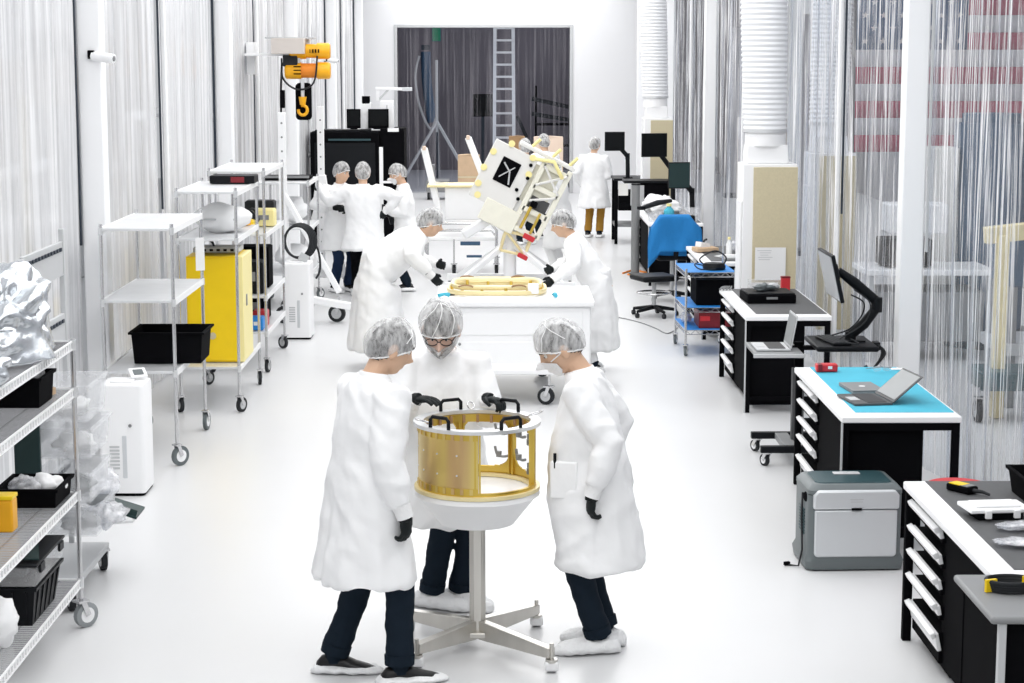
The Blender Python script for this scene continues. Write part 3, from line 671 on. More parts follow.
for rr,zz,nm in ((.40,.055,'upper_frame'),(.44,.012,'lower_frame')):
    poly=[(rr*math.copysign(abs(math.cos(a))**.55,math.cos(a)),rr*.92*math.copysign(abs(math.sin(a))**.55,math.sin(a))) for a in [2*PI*i/48 for i in range(48)]]
    B().tube([V((x,y,zz)) for x,y in poly],.026,8,closed=True,flat=.7).build(nm,'pgold',rf,smooth=60)
for i in range(12):
    a=2*PI*i/12+.2; B().tube([V((.40*math.cos(a)*1.05,.37*math.sin(a)*1.05,z)) for z in (.0,.055)],.014,8).build('spacer','gold',rf)
for x in (-.28,.2):
    for y in (-.39,.36): B().tube(arc((x,y,.06),.07,20,160,8,W=(0,.0,.35)),.008,6).build('clip','brown',rf)
B().box((.33,-.36,.05),(.1,.06,.09)).build('block','plas',rf,bev=.01)
for i,(x,y,z) in enumerate(((-.5,16.95,.89),(.5,16.95,.89))):
    t=thing('hand_tool',('blue-tipped hand tool at the left end','teal hand tool at the right end')[i]+' of the white cart top','tool',(x,y,z),30+60*i)
    B().tube([(-.06,0,.02),(0,0,.03),(.05,.01,.02)],[.018,.014,.02],8).build('handle','teal',t); B().tube([(.05,.01,.02),(.12,.03,.012)],[.012,.005],8).build('tip','rubber',t)
# ---------------------------------------------------------------- spacecraft on white stand
st=thing('spacecraft_stand','white post stand with splayed legs holding the tilted spacecraft','stand',(.13,25.2,0))
B().cyl((0,0,.1),(0,0,1.0),.085,n=20).build('post','white',st,smooth=40)
for a in (35,145,215,325): B().bar((0,0,.62),(.85*math.cos(R(a)),.85*math.sin(R(a)),.09),.07).build('brace','white',st,bev=.008)
B().bar((-.85,-.5,.08),(.85,-.5,.08),.09).bar((-.85,.5,.08),(.85,.5,.08),.09).bar((0,-.5,.08),(0,.5,.08),.12).build('base_frame','white',st)
for x,y in ((-.82,-.5),(.82,-.5),(-.82,.5),(.82,.5)): caster(st,x,y,.06,r=.018,name='caster')
B().cyl((0,-.12,.98),(0,.12,.98),.24,n=28).build('tilt_plate','white',st,smooth=40)
b=B()
for i in range(6): a=i*60; b.bar((0,-.125,.98),(.05*math.cos(R(a)),-.125,.98+.05*math.sin(R(a))),.014)
b.build('hub_bolt','mgrey',st)
B().box((-.52,-.35,.62),(.26,.04,.05)).box((-.47,-.35,.45),(.2,.04,.03)).build('gauge','dblue',st)
B().bar((-.2,.0,.95),(-.62,-.05,.7),.2,.12).build('counter_arm','white',st,bev=.02)
sp=thing('spacecraft','tilted pale spacecraft body with dark square window on the white stand','spacecraft',(.17,25.25,1.28))
q=rot3(y=27); Q=lambda x,y,z:q@V((x,y,z))
def sbox(name,m,c,d,bev=.01,par=None): return B().box(Q(*c),d,rot=q).build(name,m,par or sp,bev=bev)
main=sbox('front_panel','offw',(-.2,-.2,.12),(.62,.05,.82)); 
sbox('body','cream',(.02,.1,.1),(.9,.5,.72))
w_=sbox('window','black',(-.19,-.232,.2),(.26,.02,.34)); 
B().tube([Q(-.28,-.245,.3),Q(-.16,-.245,.22),Q(-.1,-.245,.06)],.012,6).tube([Q(-.26,-.245,.1),Q(-.12,-.245,.3)],.008,6).build('harness','lgrey',w_)
for x,z in ((-.47,.36),(-.49,.12),(-.46,-.1),(-.4,-.24),(.03,.52),(-.3,.56),(.08,.3)):
    B().cyl(Q(x,-.228,z),Q(x,-.245,z),.045,n=10).build('tape_patch','paley',sp)
for x,z in ((.05,.42),(.09,.25),(.03,.05),(.1,-.05)): B().cyl(Q(x,-.2,z),Q(x,-.25,z),.025,n=10).build('port','black',sp)
# lattice side
fr=B()
for x in (.2,.56): fr.box(Q(x,-.2,.08),(.07,.06,1.0),rot=q)
for z in (-.4,-.12,.2,.5): fr.box(Q(.38,-.2,z),(.36,.06,.07),rot=q)
fr.build('side_frame','cream',sp,bev=.006)
for (x0,z0,x1,z1) in ((.22,.22,.55,.5),(.22,.5,.55,.22),(.24,.0,.54,.18)): B().tube([Q(x0,-.24,z0),Q(x1,-.24,z1)],.018,6).build('strut','offw',sp)
sbox('equipment_bay','dgrey',(.38,-.13,-.03),(.26,.06,.22)); sbox('gold_rail','gold',(.3,-.24,-.2),(.04,.03,.36)); sbox('gold_rail','gold',(.45,-.24,-.24),(.035,.03,.3))
b=sbox('thruster','black',(.32,-.25,-.02),(.09,.06,.09),bev=.02)
sbox('lower_panel','cream',(-.02,-.22,-.36),(.5,.05,.3))
for y in (-.2,.1):
    tr=B()
    for (a,c) in (((.15,-.5),(.5,-.42)),((.5,-.42),(.52,-.68)),((.52,-.68),(.2,-.76)),((.2,-.76),(.15,-.5)),((.15,-.5),(.52,-.68))): tr.tube([Q(a[0],y,a[1]),Q(c[0],y,c[1])],.02,6)
    tr.build('lower_truss','pgold',sp)
sbox('red_cover','red',(.46,-.24,-.44),(.16,.05,.07)); sbox('red_cover','red',(.5,-.24,-.7),(.14,.05,.06))
B().tube([Q(.0,-.2,.5),Q(.3,-.3,.6),Q(.5,-.25,.45)],.025,8).build('hose','paley',sp,smooth=60)
sbox('top_panel','offw',(.2,0,.62),(.8,.45,.05)); 
for x in (-.05,.25,.5): B().tube([Q(x,-.15,.62),Q(x+.06,-.2,.78)],.022,8).build('antenna','paley',sp)
# second assembly on its trolley
tl=thing('assembly_trolley','white tubular trolley with looped rails left of the spacecraft','trolley',(-.55,27.2,0))
for z,y in ((.72,-.45),(.6,-.2)):
    B().tube([(-.5,y,.05),(-.5,y,z-.1),(-.42,y,z),(.42,y,z),(.5,y,z-.1),(.5,y,.05)],.022,8).build('loop_rail','chrome',tl,smooth=60)
B().box((0,0,.5),(.95,.9,.05)).build('deck','white',tl,bev=.01)
for x,y in ((-.5,-.5),(.5,-.5),(-.1,-.5),(-.5,.4),(.5,.4)): caster(tl,x,y,.5,r=.07,w=.05)
B().tube(curve([(-.45,-.48,.75),(-.66,-.5,.6),(-.72,-.5,.3),(-.6,-.5,.1)]),.014,6).build('cable','rubber',tl,smooth=60)
asm=thing('antenna_assembly','white box assembly with raised white booms, on the tubular trolley','instrument',(-.55,27.2,.72))
B().box((.08,0,.27),(.62,.6,.46)).build('body','white',asm,bev=.015)
B().box((-.05,-.02,.515),(.86,.66,.03)).build('top_board','pgold',asm,bev=.004)
for (x,z0,x1,z1) in ((-.3,.1,-.52,1.05),(.35,.55,.1,1.2),(.62,.5,.74,.95)):
    B().bar((x,-.3,z0),(x1,-.25,z1),.06,.09).build('boom','white',asm,bev=.01)
    B().bar(((x+x1)/2,-.28,(z0+z1)/2),((x+x1)/2+.22,-.2,.53),.03).build('boom_brace','offw',asm)
    B().box((x1,-.26,z1),(.05,.07,.06)).build('boom_tip','pink',asm,bev=.01)
B().tube(arc((.3,-.3,.45),.12,0,180,8),.012,6).build('cable','rubber',asm)
# ---------------------------------------------------------------- right side
XB=2.09; ZB=.8405+.0035
bench('near workbench at the right with yellow-faced meter and white tray on top',XB,7.75,9.63)
bench('middle workbench with a teal mat and two laptops on its top',XB,11.42,13.32,mat_='teal')
bench('third workbench on the right, dark top carrying a flat black case',XB,16.03,17.98)
bench('far white-edged workbench behind the blue wire cart, with bottle and laptop on top',XB+.09,20.35,22.2)
t=thing('multimeter','black and yellow handheld meter on the near dark bench top','meter',(2.33,9.36,ZB),35)
B().box((0,0,.02),(.075,.15,.036)).build('body','black',t,bev=.008); B().box((0,.02,.0395),(.06,.085,.006)).build('display','yellow',t); B().box((0,-.035,.0395),(.06,.05,.004)).build('keypad','mgrey',t)
B().tube([(0,-.07,.02),(.015,-.12,.02),(.02,-.16,.012)],[.012,.009,.007],8).build('probe','rubber',t)
t=thing('tray_device','white flat tray on black feet lying on the near dark bench','tray',(2.36,8.85,ZB),6)
B().box((0,0,.045),(.3,.2,.02)).box((0,.0,.06),(.22,.13,.012)).build('tray','plas',t,bev=.006)
B().box((0,-.02,.018),(.22,.14,.034)).build('base','black',t,bev=.005)
for x in (-.07,.07): B().box((x,-.115,.035),(.03,.02,.04)).build('clip','plas',t,bev=.003)
for i,(x,y) in enumerate((onz(1014,545,.85).xy,onz(1018,529,.85).xy)):
    b=B(); blob(b,(0,0,.018),(.1,.06,.016),3+i,.4)
    o=b.build('plastic_bag','bag',None,smooth=180); rest(o,x,y,ZB+.003); tag(o,('clear plastic bag of parts, nearer of two behind the grey side table','smaller clear plastic bag of parts next to the white tray')[i],'bag')
bin_('black open bin at the right end of the near dark bench top',2.68,9.2,ZB,.22,.4,.13,m='black',rot=0,ribs=False)
t=thing('side_table','grey-topped rolling table in front of the near workbench, at the frame corner','table',(2.27,7.3,0))
B().box((0,0,.885),(.8,.62,.03)).build('tabletop','mgrey',t,bev=.012)
B().box((0,0.01,.43),(.72,.54,.86)).build('cabinet','black',t,bev=.004)
for sx in (-1,1):
    for sy in (-1,1): B().box((sx*.35,sy*.28,.435),(.03,.03,.87)).build('leg','lgrey' if sy<0 else 'black',t,bev=.003)
o=B()
for k in range(4): o.tube([(.085*math.cos(a)*(1+.05*k),.06*math.sin(a)*(1+.04*k),.01+.011*k) for a in [2*PI*i/24 for i in range(24)]],.009,6,closed=True)
t=thing('coiled_cable','coil of black cable with yellow ties on the grey side table','cable',(2.04,7.36,.9)); o.build('coil','rubber',t,smooth=60)
for a in (30,200): B().box((.09*math.cos(R(a)),.065*math.sin(R(a)),.028),(.05,.014,.05),rot=rot3(z=a)).build('tie','yellow',t)
# cooler box
t=thing('cool_box','grey thermoelectric cool box with silver front and lid, standing on the floor','cooler',(2.095,11.17,0),2)
w,d,h=.56,.44,.51
def rr(W,D,z,r=.05,n=5):
    out=[]
    for cx,cy,a0 in ((W/2-r,D/2-r,0),(-W/2+r,D/2-r,90),(-W/2+r,-D/2+r,180),(W/2-r,-D/2+r,270)):
        out+=[V((cx+r*math.cos(R(a0+90*i/n)),cy+r*math.sin(R(a0+90*i/n)),z)) for i in range(n+1)]
    return out
B().rings([rr(w+.02,d+.02,.01),rr(w+.035,d+.035,.06),rr(w,d,.1),rr(w,d,.455),rr(w-.01,d-.01,.46)]).build('body','slate',t,smooth=40)
B().rings([rr(w+.005,d+.005,.462),rr(w+.005,d+.005,.485),rr(w-.05,d-.05,.515),rr(w-.09,d-.09,.518)]).build('lid','slate',t,smooth=40)
B().rings([rr(w-.1,d-.11,.517),rr(w-.11,d-.12,.524)]).build('lid_inset','slated',t,smooth=30)
B().box((.0,.07,.528),(.16,.06,.008)).box((-.02,.07,.533),(.05,.03,.006)).box((.04,.07,.533),(.04,.03,.006)).build('control_plate','lgrey',t,bev=.003)
B().prism([(-.245,.1),(-.23,.085),(.23,.085),(.245,.1),(.245,.37),(-.245,.37)],(0,-d/2-.014,0),(1,0,0),(0,0,1),(0,.03,0)).build('front_door','silver',t,bev=.008)
B().prism([(-.255,.375),(.255,.375),(.255,.46),(.23,.49),(-.23,.49),(-.255,.46)],(0,-d/2-.02,0),(1,0,0),(0,0,1),(0,.04,0)).build('lid_front','silver',t,bev=.012)
B().box((0,-d/2-.022,.378),(.06,.01,.012)).build('latch','black',t); B().box((.0,-d/2-.0205,.437),(.08,.002,.006)).box((.0,-d/2-.0205,.422),(.07,.002,.005)).build('lettering','lgrey',t)
b=B()
for i in range(9): b.box((-w/2-.002,-.02,.2+.018*i),(.008,.16,.008))
b.build('side_vent','slated',t); B().tube([(-w/2-.006,-.05,.44),(-w/2-.012,-.06,.3),(-w/2-.012,-.1,.1),(-w/2-.04,-.14,.012),(-w/2-.09,-.1,.008)],.006,6).build('cord','rubber',t,smooth=60)
B().box((-w/2-.1,-.09,.014),(.035,.02,.02),rot=rot3(z=20)).build('plug','black',t); B().ell((-w/2,-.12,.43),(.015,.04,.03)).build('handle_recess','black',t)
# red stool behind near bench
t=thing('stool','round red stool seat just showing behind the near workbench','stool',(2.62,10.62,0))
B().lathe([(0,.6),(.17,.6),(.185,.585),(.18,.56),(0,.555)],n=32).build('seat','red',t,smooth=40)
for a in range(45,360,90): B().cyl((.1*math.cos(R(a)),.1*math.sin(R(a)),.56),(.19*math.cos(R(a)),.19*math.sin(R(a)),0),.012).build('leg','chrome',t)
B().tube([(.155*math.cos(a),.155*math.sin(a),.22) for a in [2*PI*i/20 for i in range(20)]],.008,6,closed=True).build('foot_ring','chrome',t)
# teal bench items
laptop('closed silver laptop lying on the teal mat',2.39,12.36,ZB,-84,open_=0,w=.33,d=.22,body='mgrey')
B().cyl((0,0,.025),(0,0,.0256),.022,n=16).build('round_mark','plas',[o for o in bpy.data.objects if o.get('label')=='closed silver laptop lying on the teal mat'][0])
laptop('open dark laptop with lid raised on the teal mat',2.33,11.95,ZB,-82,open_=140,w=.36,d=.25,body='dgrey')
t=thing('label_printer','small red and dark device at the far edge of the teal mat','device',(2.28,13.1,ZB),0); B().box((0,0,.03),(.15,.08,.055)).build('case','red',t,bev=.01); B().box((-.05,-.02,.04),(.03,.07,.04)).build('band','dred',t,bev=.004); B().box((.02,-.041,.035),(.03,.003,.02)).build('button','plas',t)
t=thing('safety_glasses','clear safety glasses lying at the far corner of the teal mat','glasses',(2.66,13.05,ZB),10)
for x in (-.035,.035): B().ell((x,0,.03),(.033,.008,.02)).build('lens','clear',t)
B().tube([(-.07,0,.035),(0,.005,.04),(.07,0,.035)],.004,6).build('frame','mgrey',t)
for x in (-.07,.07): B().tube([(x,0,.035),(x*.95,.13,.01)],.003,5).build('temple','mgrey',t)
t=thing('paper','white sheet lying at the far edge of the teal mat','paper',(2.8,13.2,ZB),5); B().box((0,0,.003),(.1,.07,.004)).build('sheet','paper',t); B().box((0,0,.0055),(.08,.05,.001)).build('sheet','plas',t)
# rolling sit-stand desk
t=thing('rolling_desk','black rolling sit-stand desk on castered base between two workbenches','desk',(2.27,14.15,0))
for y in (-.27,.27): B().box((-.02,y,.13),(.62,.06,.05)).build('base_bar','blackp',t,bev=.005)
B().box((-.1,0,.13),(.1,.56,.05)).build('cross_bar','mgrey',t,bev=.005)
for x in (-.28,.24):
    for y in (-.27,.27): caster(t,x,y,.11,r=.045,ang=30,w=.03,tyre='rubber',hub='plas')
B().box((-.02,0,.42),(.09,.07,.56)).build('column','dgrey',t,bev=.006); B().box((-.02,0,.72),(.06,.05,.36)).build('inner_column','black',t,bev=.004)
B().box((.3,0,.885),(.46,.6,.04)).build('desktop','blackp',t,bev=.014,seg=3); B().bar((-.3,0,.85),(.4,0,.86),.06,.03).build('support','black',t)
B().box((-.21,-.02,.845),(.36,.56,.03)).build('side_tray','mgrey',t,bev=.008); B().box((-.21,-.31,.84),(.38,.02,.03)).build('tray_edge','lgrey',t,bev=.004)
laptop('open silver laptop on the grey side tray of the rolling desk',2.03,14.1,.861,-90,open_=100,w=.36,d=.25,body='lgrey')
t=thing('keyboard','black keyboard and cable on the rolling desk top','keyboard',(2.5,14.1,.906),-80); B().box((0,0,.012),(.42,.14,.02)).build('body','blackp',t,bev=.005)
for k in range(4): B().box((0,-.045+.03*k,.0235),(.4,.022,.005)).build('key_row','rubber',t)
B().tube(curve([(.2,.03,.02),(.26,.1,.02),(.1,.14,.015),(-.1,.12,.03)]),.006,6).build('cable','rubber',t,smooth=60)
# monitor on bent arm (hand placed)
t=thing('monitor','tall monitor seen from the side, on a bent black arm clamped to the rolling desk','monitor',(2.74,14.15,.906),0)
q=rot3(z=-90)@rot3(x=13); c=V((-.26,0,.5))
B().box(c,(.62,.028,.36),rot=q).build('casing','blackp',t,bev=.006); B().box(c+q@V((0,-.0155,0)),(.59,.004,.335),rot=q).build('screen','screeng',t)
B().box(c+q@V((0,.035,.02)),(.12,.045,.12),rot=q).build('mount','blackp',t,bev=.01)
B().tube([c+q@V((0,.06,.02)),(-.08,0,.44),(.09,0,.30)],[.028,.04,.036],10).build('upper_arm','blackp',t,smooth=50)
B().cyl((.09,0,.22),(.09,0,.33),.042,n=14).tube([(.09,0,.25),(.0,0,.13),(-.1,0,.05)],[.036,.042,.042],10).build('lower_arm','blackp',t,smooth=50)
B().cyl((-.1,0,.0),(-.1,0,.07),.042,n=14).box((-.1,0,.006),(.2,.14,.012)).build('clamp_base','blackp',t,smooth=40)
B().tube(curve([(-.12,-.08,.36),(-.02,-.06,.3),(-.03,-.05,.2),(-.12,-.06,.1),(-.25,-.05,.05)]),.006,6).tube(curve([(-.1,-.09,.4),(.02,-.1,.3),(-.02,-.1,.15),(-.2,-.1,.03)]),.005,6).build('cable','rubber',t,smooth=60)
t=thing('cable_bundle','tangle of black cables hanging off the right end of the rolling desk','cable',(2.82,14.1,.86))
B().box((0,-.02,.02),(.05,.1,.06)).build('clamp','blackp',t,bev=.006)
for k in range(4): B().tube(curve([(0,-.03*k,.04),(.05,-.04*k,-.03),(-.02*k,-.06,-.12-.02*k),(-.06,-.08+.03*k,-.2+.02*k),(-.1,-.1,-.14)]),.007,6).build('cable','rubber',t,smooth=60)
# black case bench items
t=thing('equipment_case','flat black equipment case lying on the third bench','case',(2.42,17.05,ZB),3)
B().box((0,0,.04),(.44,.42,.08)).build('body','black',t,bev=.012); B().box((0,0,.085),(.42,.4,.015)).build('lid','blackp',t,bev=.006); B().box((0,-.215,.05),(.1,.012,.02)).build('handle','mgrey',t)
t=thing('headset','dark green and grey gadget lying on the black equipment case','gadget',(2.38,17.05,ZB+.094),20); b=B(); blob(b,(0,0,.03),(.1,.06,.032),4,.5); b.build('body','slate',t,smooth=180); b=B(); blob(b,(.11,.03,.03),(.06,.05,.03),8,.4); b.build('strap','lgrey',t,smooth=180)
t=thing('red_box','small translucent red box standing at the back of the third bench','box',(2.68,17.72,ZB),0); B().box((0,0,.07),(.085,.06,.13)).build('body','red',t,bev=.008); B().box((0,0,.14),(.09,.065,.016)).build('lid','dred',t,bev=.004)
t=thing('notice','white printed notice taped to the tan face of the filter unit','notice',(2.64,18.43,.87),0); B().box((0,.03,.16),(.3,.004,.32)).build('sheet','paper',t)
b=B()
for k in range(5): b.box((-.06+.01*(k%2),.0265,.29-.022*k),(.14-.03*(k%3),.001,.005))
b.build('print','lgrey',t); t=thing('clear_holder','clear plastic holder at the back of the third bench','holder',(2.5,17.86,ZB)); B().box((0,0,.05),(.3,.09,.1)).build('body','clear',t); B().box((0,0,.04),(.26,.02,.06)).build('paper','paper',t)
t=thing('small_tools','pile of small dark tools at the far-left corner of the third bench','tools',(2.12,17.82,ZB),0)
for k in range(4): B().tube([(-.04+.03*k,0,.012),(-.02+.03*k,.06,.02),(.02+.02*k,.1,.03)],[.012,.01,.006],6).build('tool','mgrey',t)
# filter units with ducts
def filt(label,x,y,ztop,w,d,rad,lean,dl,seed):
    t=thing('filter_unit',label,'air filter',(x,y,0),0,'tan filter units along the right curtain')
    B().box((0,0,ztop/2),(w,d,ztop)).build('cabinet','white',t,bev=.008)
    B().box((.05,-d/2-.008,ztop/2+.02),(w-.1,.016,ztop-.1)).build('filter_face','tan',t,bev=.003)
    B().box((-w/2-.012,-.05,ztop*.42),(.02,d*.7,ztop*.8)).build('side_panel','plas',t,bev=.004)
    for sx in (-1,1):
        for sy in (-1,1): B().cyl((sx*(w/2-.05),sy*(d/2-.05),-.0),(sx*(w/2-.05),sy*(d/2-.05),.03),.03).build('foot','rubber',t)
    B().box((-.02,0,ztop+.09),(w*.78,d*.7,.18),top=(.95,.95)).build('plenum','plas',t,bev=.01)
    B().cyl((-.03,0,ztop+.17),(-.03,0,ztop+.3),rad*.92,n=32).build('collar','white',t,smooth=40)
    k=thing('air_duct',dl,'duct',(x-.03,y,ztop+.312),0,'white ribbed ducts above the filter units')
    zmax=ZT-.1-ztop-.312; prof=[]; 
    m=int(zmax/.05)
    b=B(); rings=[]
    for i in range(m*2+1):
        z=zmax*i/(m*2); r=rad*(1.0+.08*min(1,z))*(1 if i%2 else .94); ox=lean*(z/zmax)
        rings.append([V((ox+r*math.cos(a),r*math.sin(a),z)) for a in [2*PI*j/36 for j in range(36)]])
    b.rings(rings); b.build('hose','duct',k,smooth=15)
    B().lathe([(rad*.97,-.012),(rad*1.0,-.012),(rad*1.0,.02),(rad*.97,.02)],n=36,close=True).build('hose_clamp','alum',k,smooth=30)
filt('tan-faced white filter unit behind the third bench, with printed notice',2.63,18.72,2.0,.53,.45,.215,-.07,'wide white ribbed duct above the tan filter unit near the third bench',1)
filt('tan-faced white filter unit far down the right side, behind the far monitors',2.42,29.4,2.12,.44,.5,.2,-.1,'narrow-looking white ribbed duct at the far right, above the far filter unit',2)
# wire cart with blue liners
def wireshelf(par,w,d,z,m='chrome',lin=None,step=.06,h=.045,name='shelf'):
    b=B()
    for sy in (-1,1):
        for zz in (0,-h): b.bar((-w/2,sy*d/2,z+zz),(w/2,sy*d/2,z+zz),.008)
        k=int(w/.05)
        for i in range(k): x0=-w/2+w*i/k; x1=-w/2+w*(i+1)/k; b.bar((x0,sy*d/2,z-(h if i%2 else 0)),(x1,sy*d/2,z-(0 if i%2 else h)),.005)
    for sx in (-1,1):
        for zz in (0,-h): b.bar((sx*w/2,-d/2,z+zz),(sx*w/2,d/2,z+zz),.008)
        k=int(d/.05)
        for i in range(k): x0=-d/2+d*i/k; x1=-d/2+d*(i+1)/k; b.bar((sx*w/2,x0,z-(h if i%2 else 0)),(sx*w/2,x1,z-(0 if i%2 else h)),.005)
    if not lin:
        for i in range(1,int(d/step)): b.bar((-w/2,-d/2+step*i,z),(w/2,-d/2+step*i,z),.005)
    o=b.build(name,m,par)
    if lin: B().box((0,0,z+.006),(w+.01,d+.01,.006)).build('liner',lin,o)
    return o
t=thing('wire_cart','chrome wire cart with three blue-lined shelves and a black hub on top','cart',(2.13,19.63,0),2)
for sx in (-1,1):
    for sy in (-1,1):
        B().cyl((sx*.25,sy*.42,.12),(sx*.25,sy*.42,.9 if sx<0 or sy<0 else 1.2),.0125,n=10).build('post','chrome',t); caster(t,sx*.25,sy*.42,.13,r=.052,ang=20*sx,w=.028,tyre='slate',hub='plas')
for z in (.27,.5,.86): wireshelf(t,.5,.84,z,lin='blue')
t=thing('network_hub','black round hub with cable loops on the top blue shelf','device',(2.2,19.42,.867)); B().lathe([(0,0),(.11,0),(.12,.03),(.1,.07),(0,.08)],n=24).build('body','blackp',t,smooth=40)
B().tube(curve([(-.1,0,.05),(-.15,-.04,.12),(0,-.05,.2),(.12,0,.13),(.1,.02,.05)]),.008,6).tube(curve([(-.1,.03,.04),(-.2,.0,.06),(-.16,-.12,.02),(0,-.14,.02)]),.007,6).build('cable','rubber',t,smooth=60)
t=thing('storage_box','black box filling the middle blue shelf of the wire cart','box',(2.18,19.62,.51)); B().box((0,0,.135),(.34,.6,.27)).build('body','black',t,bev=.01); B().box((0,0,.275),(.36,.62,.02)).build('lid','blackp',t,bev=.006)
t=thing('storage_box','dark red box on the lowest blue shelf of the wire cart','box',(2.2,19.52,.28)); B().box((0,0,.08),(.33,.5,.16)).build('body','dred',t,bev=.008); B().box((0,0,.17),(.345,.515,.02)).build('lid','dred',t,bev=.005); B().box((-.1,-.252,.1),(.1,.004,.05)).build('tag','red',t)
b=B(); blob(b,(0,0,.05),(.06,.16,.05),12,.4); t=b.build('plastic_bag','bag',None,smooth=180); rest(t,1.945,19.72,.28); tag(t,'white plastic bag beside the dark red box on the wire cart','bag')
# far white-edged bench items (behind cart)
zb3=ZB
laptop('grey laptop lying closed on the far white-edged bench',2.62,20.75,zb3,10,open_=0,w=.36,d=.26,body='lgrey')
def bottle(label,x,y,z,h=.2,r=.033,m='plas',cap='paley',g=None):
    t=thing('bottle',label,'bottle',(x,y,z),0,g); B().lathe([(0,0),(r,0),(r,h*.62),(r*.45,h*.8),(r*.4,h*.86),(0,h*.86)],n=20).build('body',m,t,smooth=40); B().cyl((0,0,h*.86),(0,0,h),r*.5,n=12).build('cap',cap,t); return t
bottle('clear bottle with yellowish cap on the far white-edged bench',2.56,21.15,zb3)
t=thing('tool_holder','tan and white tool holder on the far white-edged bench','holder',(2.33,21.5,zb3),15); B().box((0,0,.03),(.26,.2,.05)).build('base','card',t,bev=.01); B().box((-.02,.02,.075),(.14,.1,.06),rot=rot3(z=20,y=10)).build('box','paper',t,bev=.004); B().tube([(-.05,0,.06),(.0,.02,.13),(.03,.02,.14)],.012,6).build('tool','rubber',t)
b=B(); blob(b,(0,0,.06),(.1,.09,.065),15,.5); t=b.build('plastic_bag','bag',None,smooth=180); rest(t,2.72,21.5,zb3); tag(t,'small clear bag with dark parts behind the bottle on the far bench','bag')
t=thing('paper_stack','loose white papers on the far white-edged bench','paper',(2.5,20.98,zb3+.0),25)
for k in range(3): B().box((.02*k,0,.003+.005*k),(.2,.14,.004),rot=rot3(z=12*k)).build('sheet','paper',t)
# stools
def stool(label,x,y,rot,seat=.56,back=True,cloth=None):
    t=thing('office_stool',label,'stool',(x,y,0),rot)
    for k in range(5):
        a=R(72*k+20); e=V((.27*math.cos(a),.27*math.sin(a),.075)); B().tube([(0,0,.11),e],[.028,.018],8).build('leg','blackp',t,smooth=60)
        cc=B().cyl(e+V((0,0,-.02)),e,.01).build('caster','blackp',t); B().cyl(e+V((-.018,0,-.047)),e+V((.018,0,-.047)),.028,n=14).build('wheel','rubber',cc)
    B().cyl((0,0,.1),(0,0,seat-.04),.025,n=12).build('gas_lift','lgrey',t); B().tube([(.2*math.cos(a),.2*math.sin(a),.28) for a in [2*PI*i/24 for i in range(24)]],.012,6,closed=True).build('foot_ring','chrome',t)
    B().box((0,0,seat),(.46,.44,.07)).build('seat','blackp',t,bev=.03,seg=3)
    if back:
        B().bar((0,.2,seat-.02),(0,.27,seat+.3),.06,.02).build('back_bar','blackp',t); B().box((0,.27,seat+.33),(.44,.06,.42),rot=rot3(x=-6)).build('backrest','blackp',t,bev=.03,seg=3)
    return t
stool('black office stool draped with a blue coat by the far bench',2.16,23.75,-172,seat=.56)
stool('low black stool beside the wire cart, in front of the draped one',1.82,22.3,-160,seat=.46,back=False)
def cf(u,v):
    # draped over the backrest: u across, v from front hem over the top to the back hem
    x=-.32+.64*u; s_=v*1.05; top=.92
    if s_<.42: y=-.42; z=top-.42+s_
    elif s_<.6: y=-.42+.16*(s_-.42)/.18; z=top+.03*math.sin(PI*(s_-.42)/.18)
    else: y=-.26; z=top-(s_-.6)*1.1
    n_=NZ.noise(V((u*4,v*3,2.2)))
    drop=.16*max(0,abs(u-.5)-.28)/.22
    fl=.05*max(0,top-z)
    return V((x*(1+fl*2)+.03*n_,y+(.03+.05*max(0,top-z))*(n_)-(.1 if s_<.42 else -.1)*max(0,top-z)*.6,z-drop))
o=B().grid(30,40,cf).build('blue_coat','bluec',None,smooth=180,solid=.008); o.location=(2.17,23.78,.16); tag(o,'blue work coat draped over the back of a black office stool','coat')
# cluttered desk further on
bench('cluttered black desk behind the draped stool, covered with white sheets',1.98,25.3,28.3,mat_='dgrey')
t=thing('cylinder_post','upright grey cylinder standing on the floor at the cluttered desk end','post',(1.9,26.6,0)); B().cyl((0,0,.02),(0,0,1.27),.06,n=24).build('tube','mgrey',t,smooth=40); B().cyl((0,0,0),(0,0,.03),.09,n=24).build('base','dgrey',t,smooth=40); B().cyl((0,0,1.27),(0,0,1.29),.064,n=24).build('cap','blackp',t,smooth=40)
for i,(x,y,w_,h_,l) in enumerate(((2.32,26.3,.5,.15,'crumpled white sheet spread over the near end of the cluttered desk'),(2.25,27.05,.45,.2,'crumpled white sheet heaped in the middle of the cluttered desk'),(2.4,27.95,.3,.14,'crumpled white sheet at the far end of the cluttered desk'))):
    b=B(); blob(b,(0,0,.05),(w_*.5,.3,h_*.6),20+i,.5,3); o=b.build('sheet','coat',None,smooth=180); rest(o,x,y,ZB+.003); tag(o,l,'sheet')
bottle('teal cylinder bottle with pale lid on the cluttered desk',2.28,25.6,ZB,h=.24,r=.07,m='teal',cap='paley')
bin_('clear plastic box with white lid, right of the teal bottle on the cluttered desk',2.55,25.65,ZB,.26,.2,.18,m='clear',ribs=False,name='plastic_box',cat='box')
bin_('clear plastic box left of the teal bottle on the cluttered desk',2.08,25.55,ZB,.18,.2,.13,m='clear',ribs=False,name='plastic_box',cat='box')
t=thing('arm_tool','long black tool lying across the white sheets of the cluttered desk','tool',(2.15,26.0,ZB+.16),30); B().tube([(-.25,0,.0),(0,.0,.06),(.25,.02,.08)],[.03,.04,.025],8).build('body','rubber',t,smooth=60); B().box((-.26,0,0),(.08,.1,.05)).build('head','blackp',t,bev=.01)
monitor('dark green-black monitor in front, on the cluttered desk beside the blue stool',2.45,26.0,1.44,8,w=.3,h=.36,base=(.25,.25,-.58),front='green')
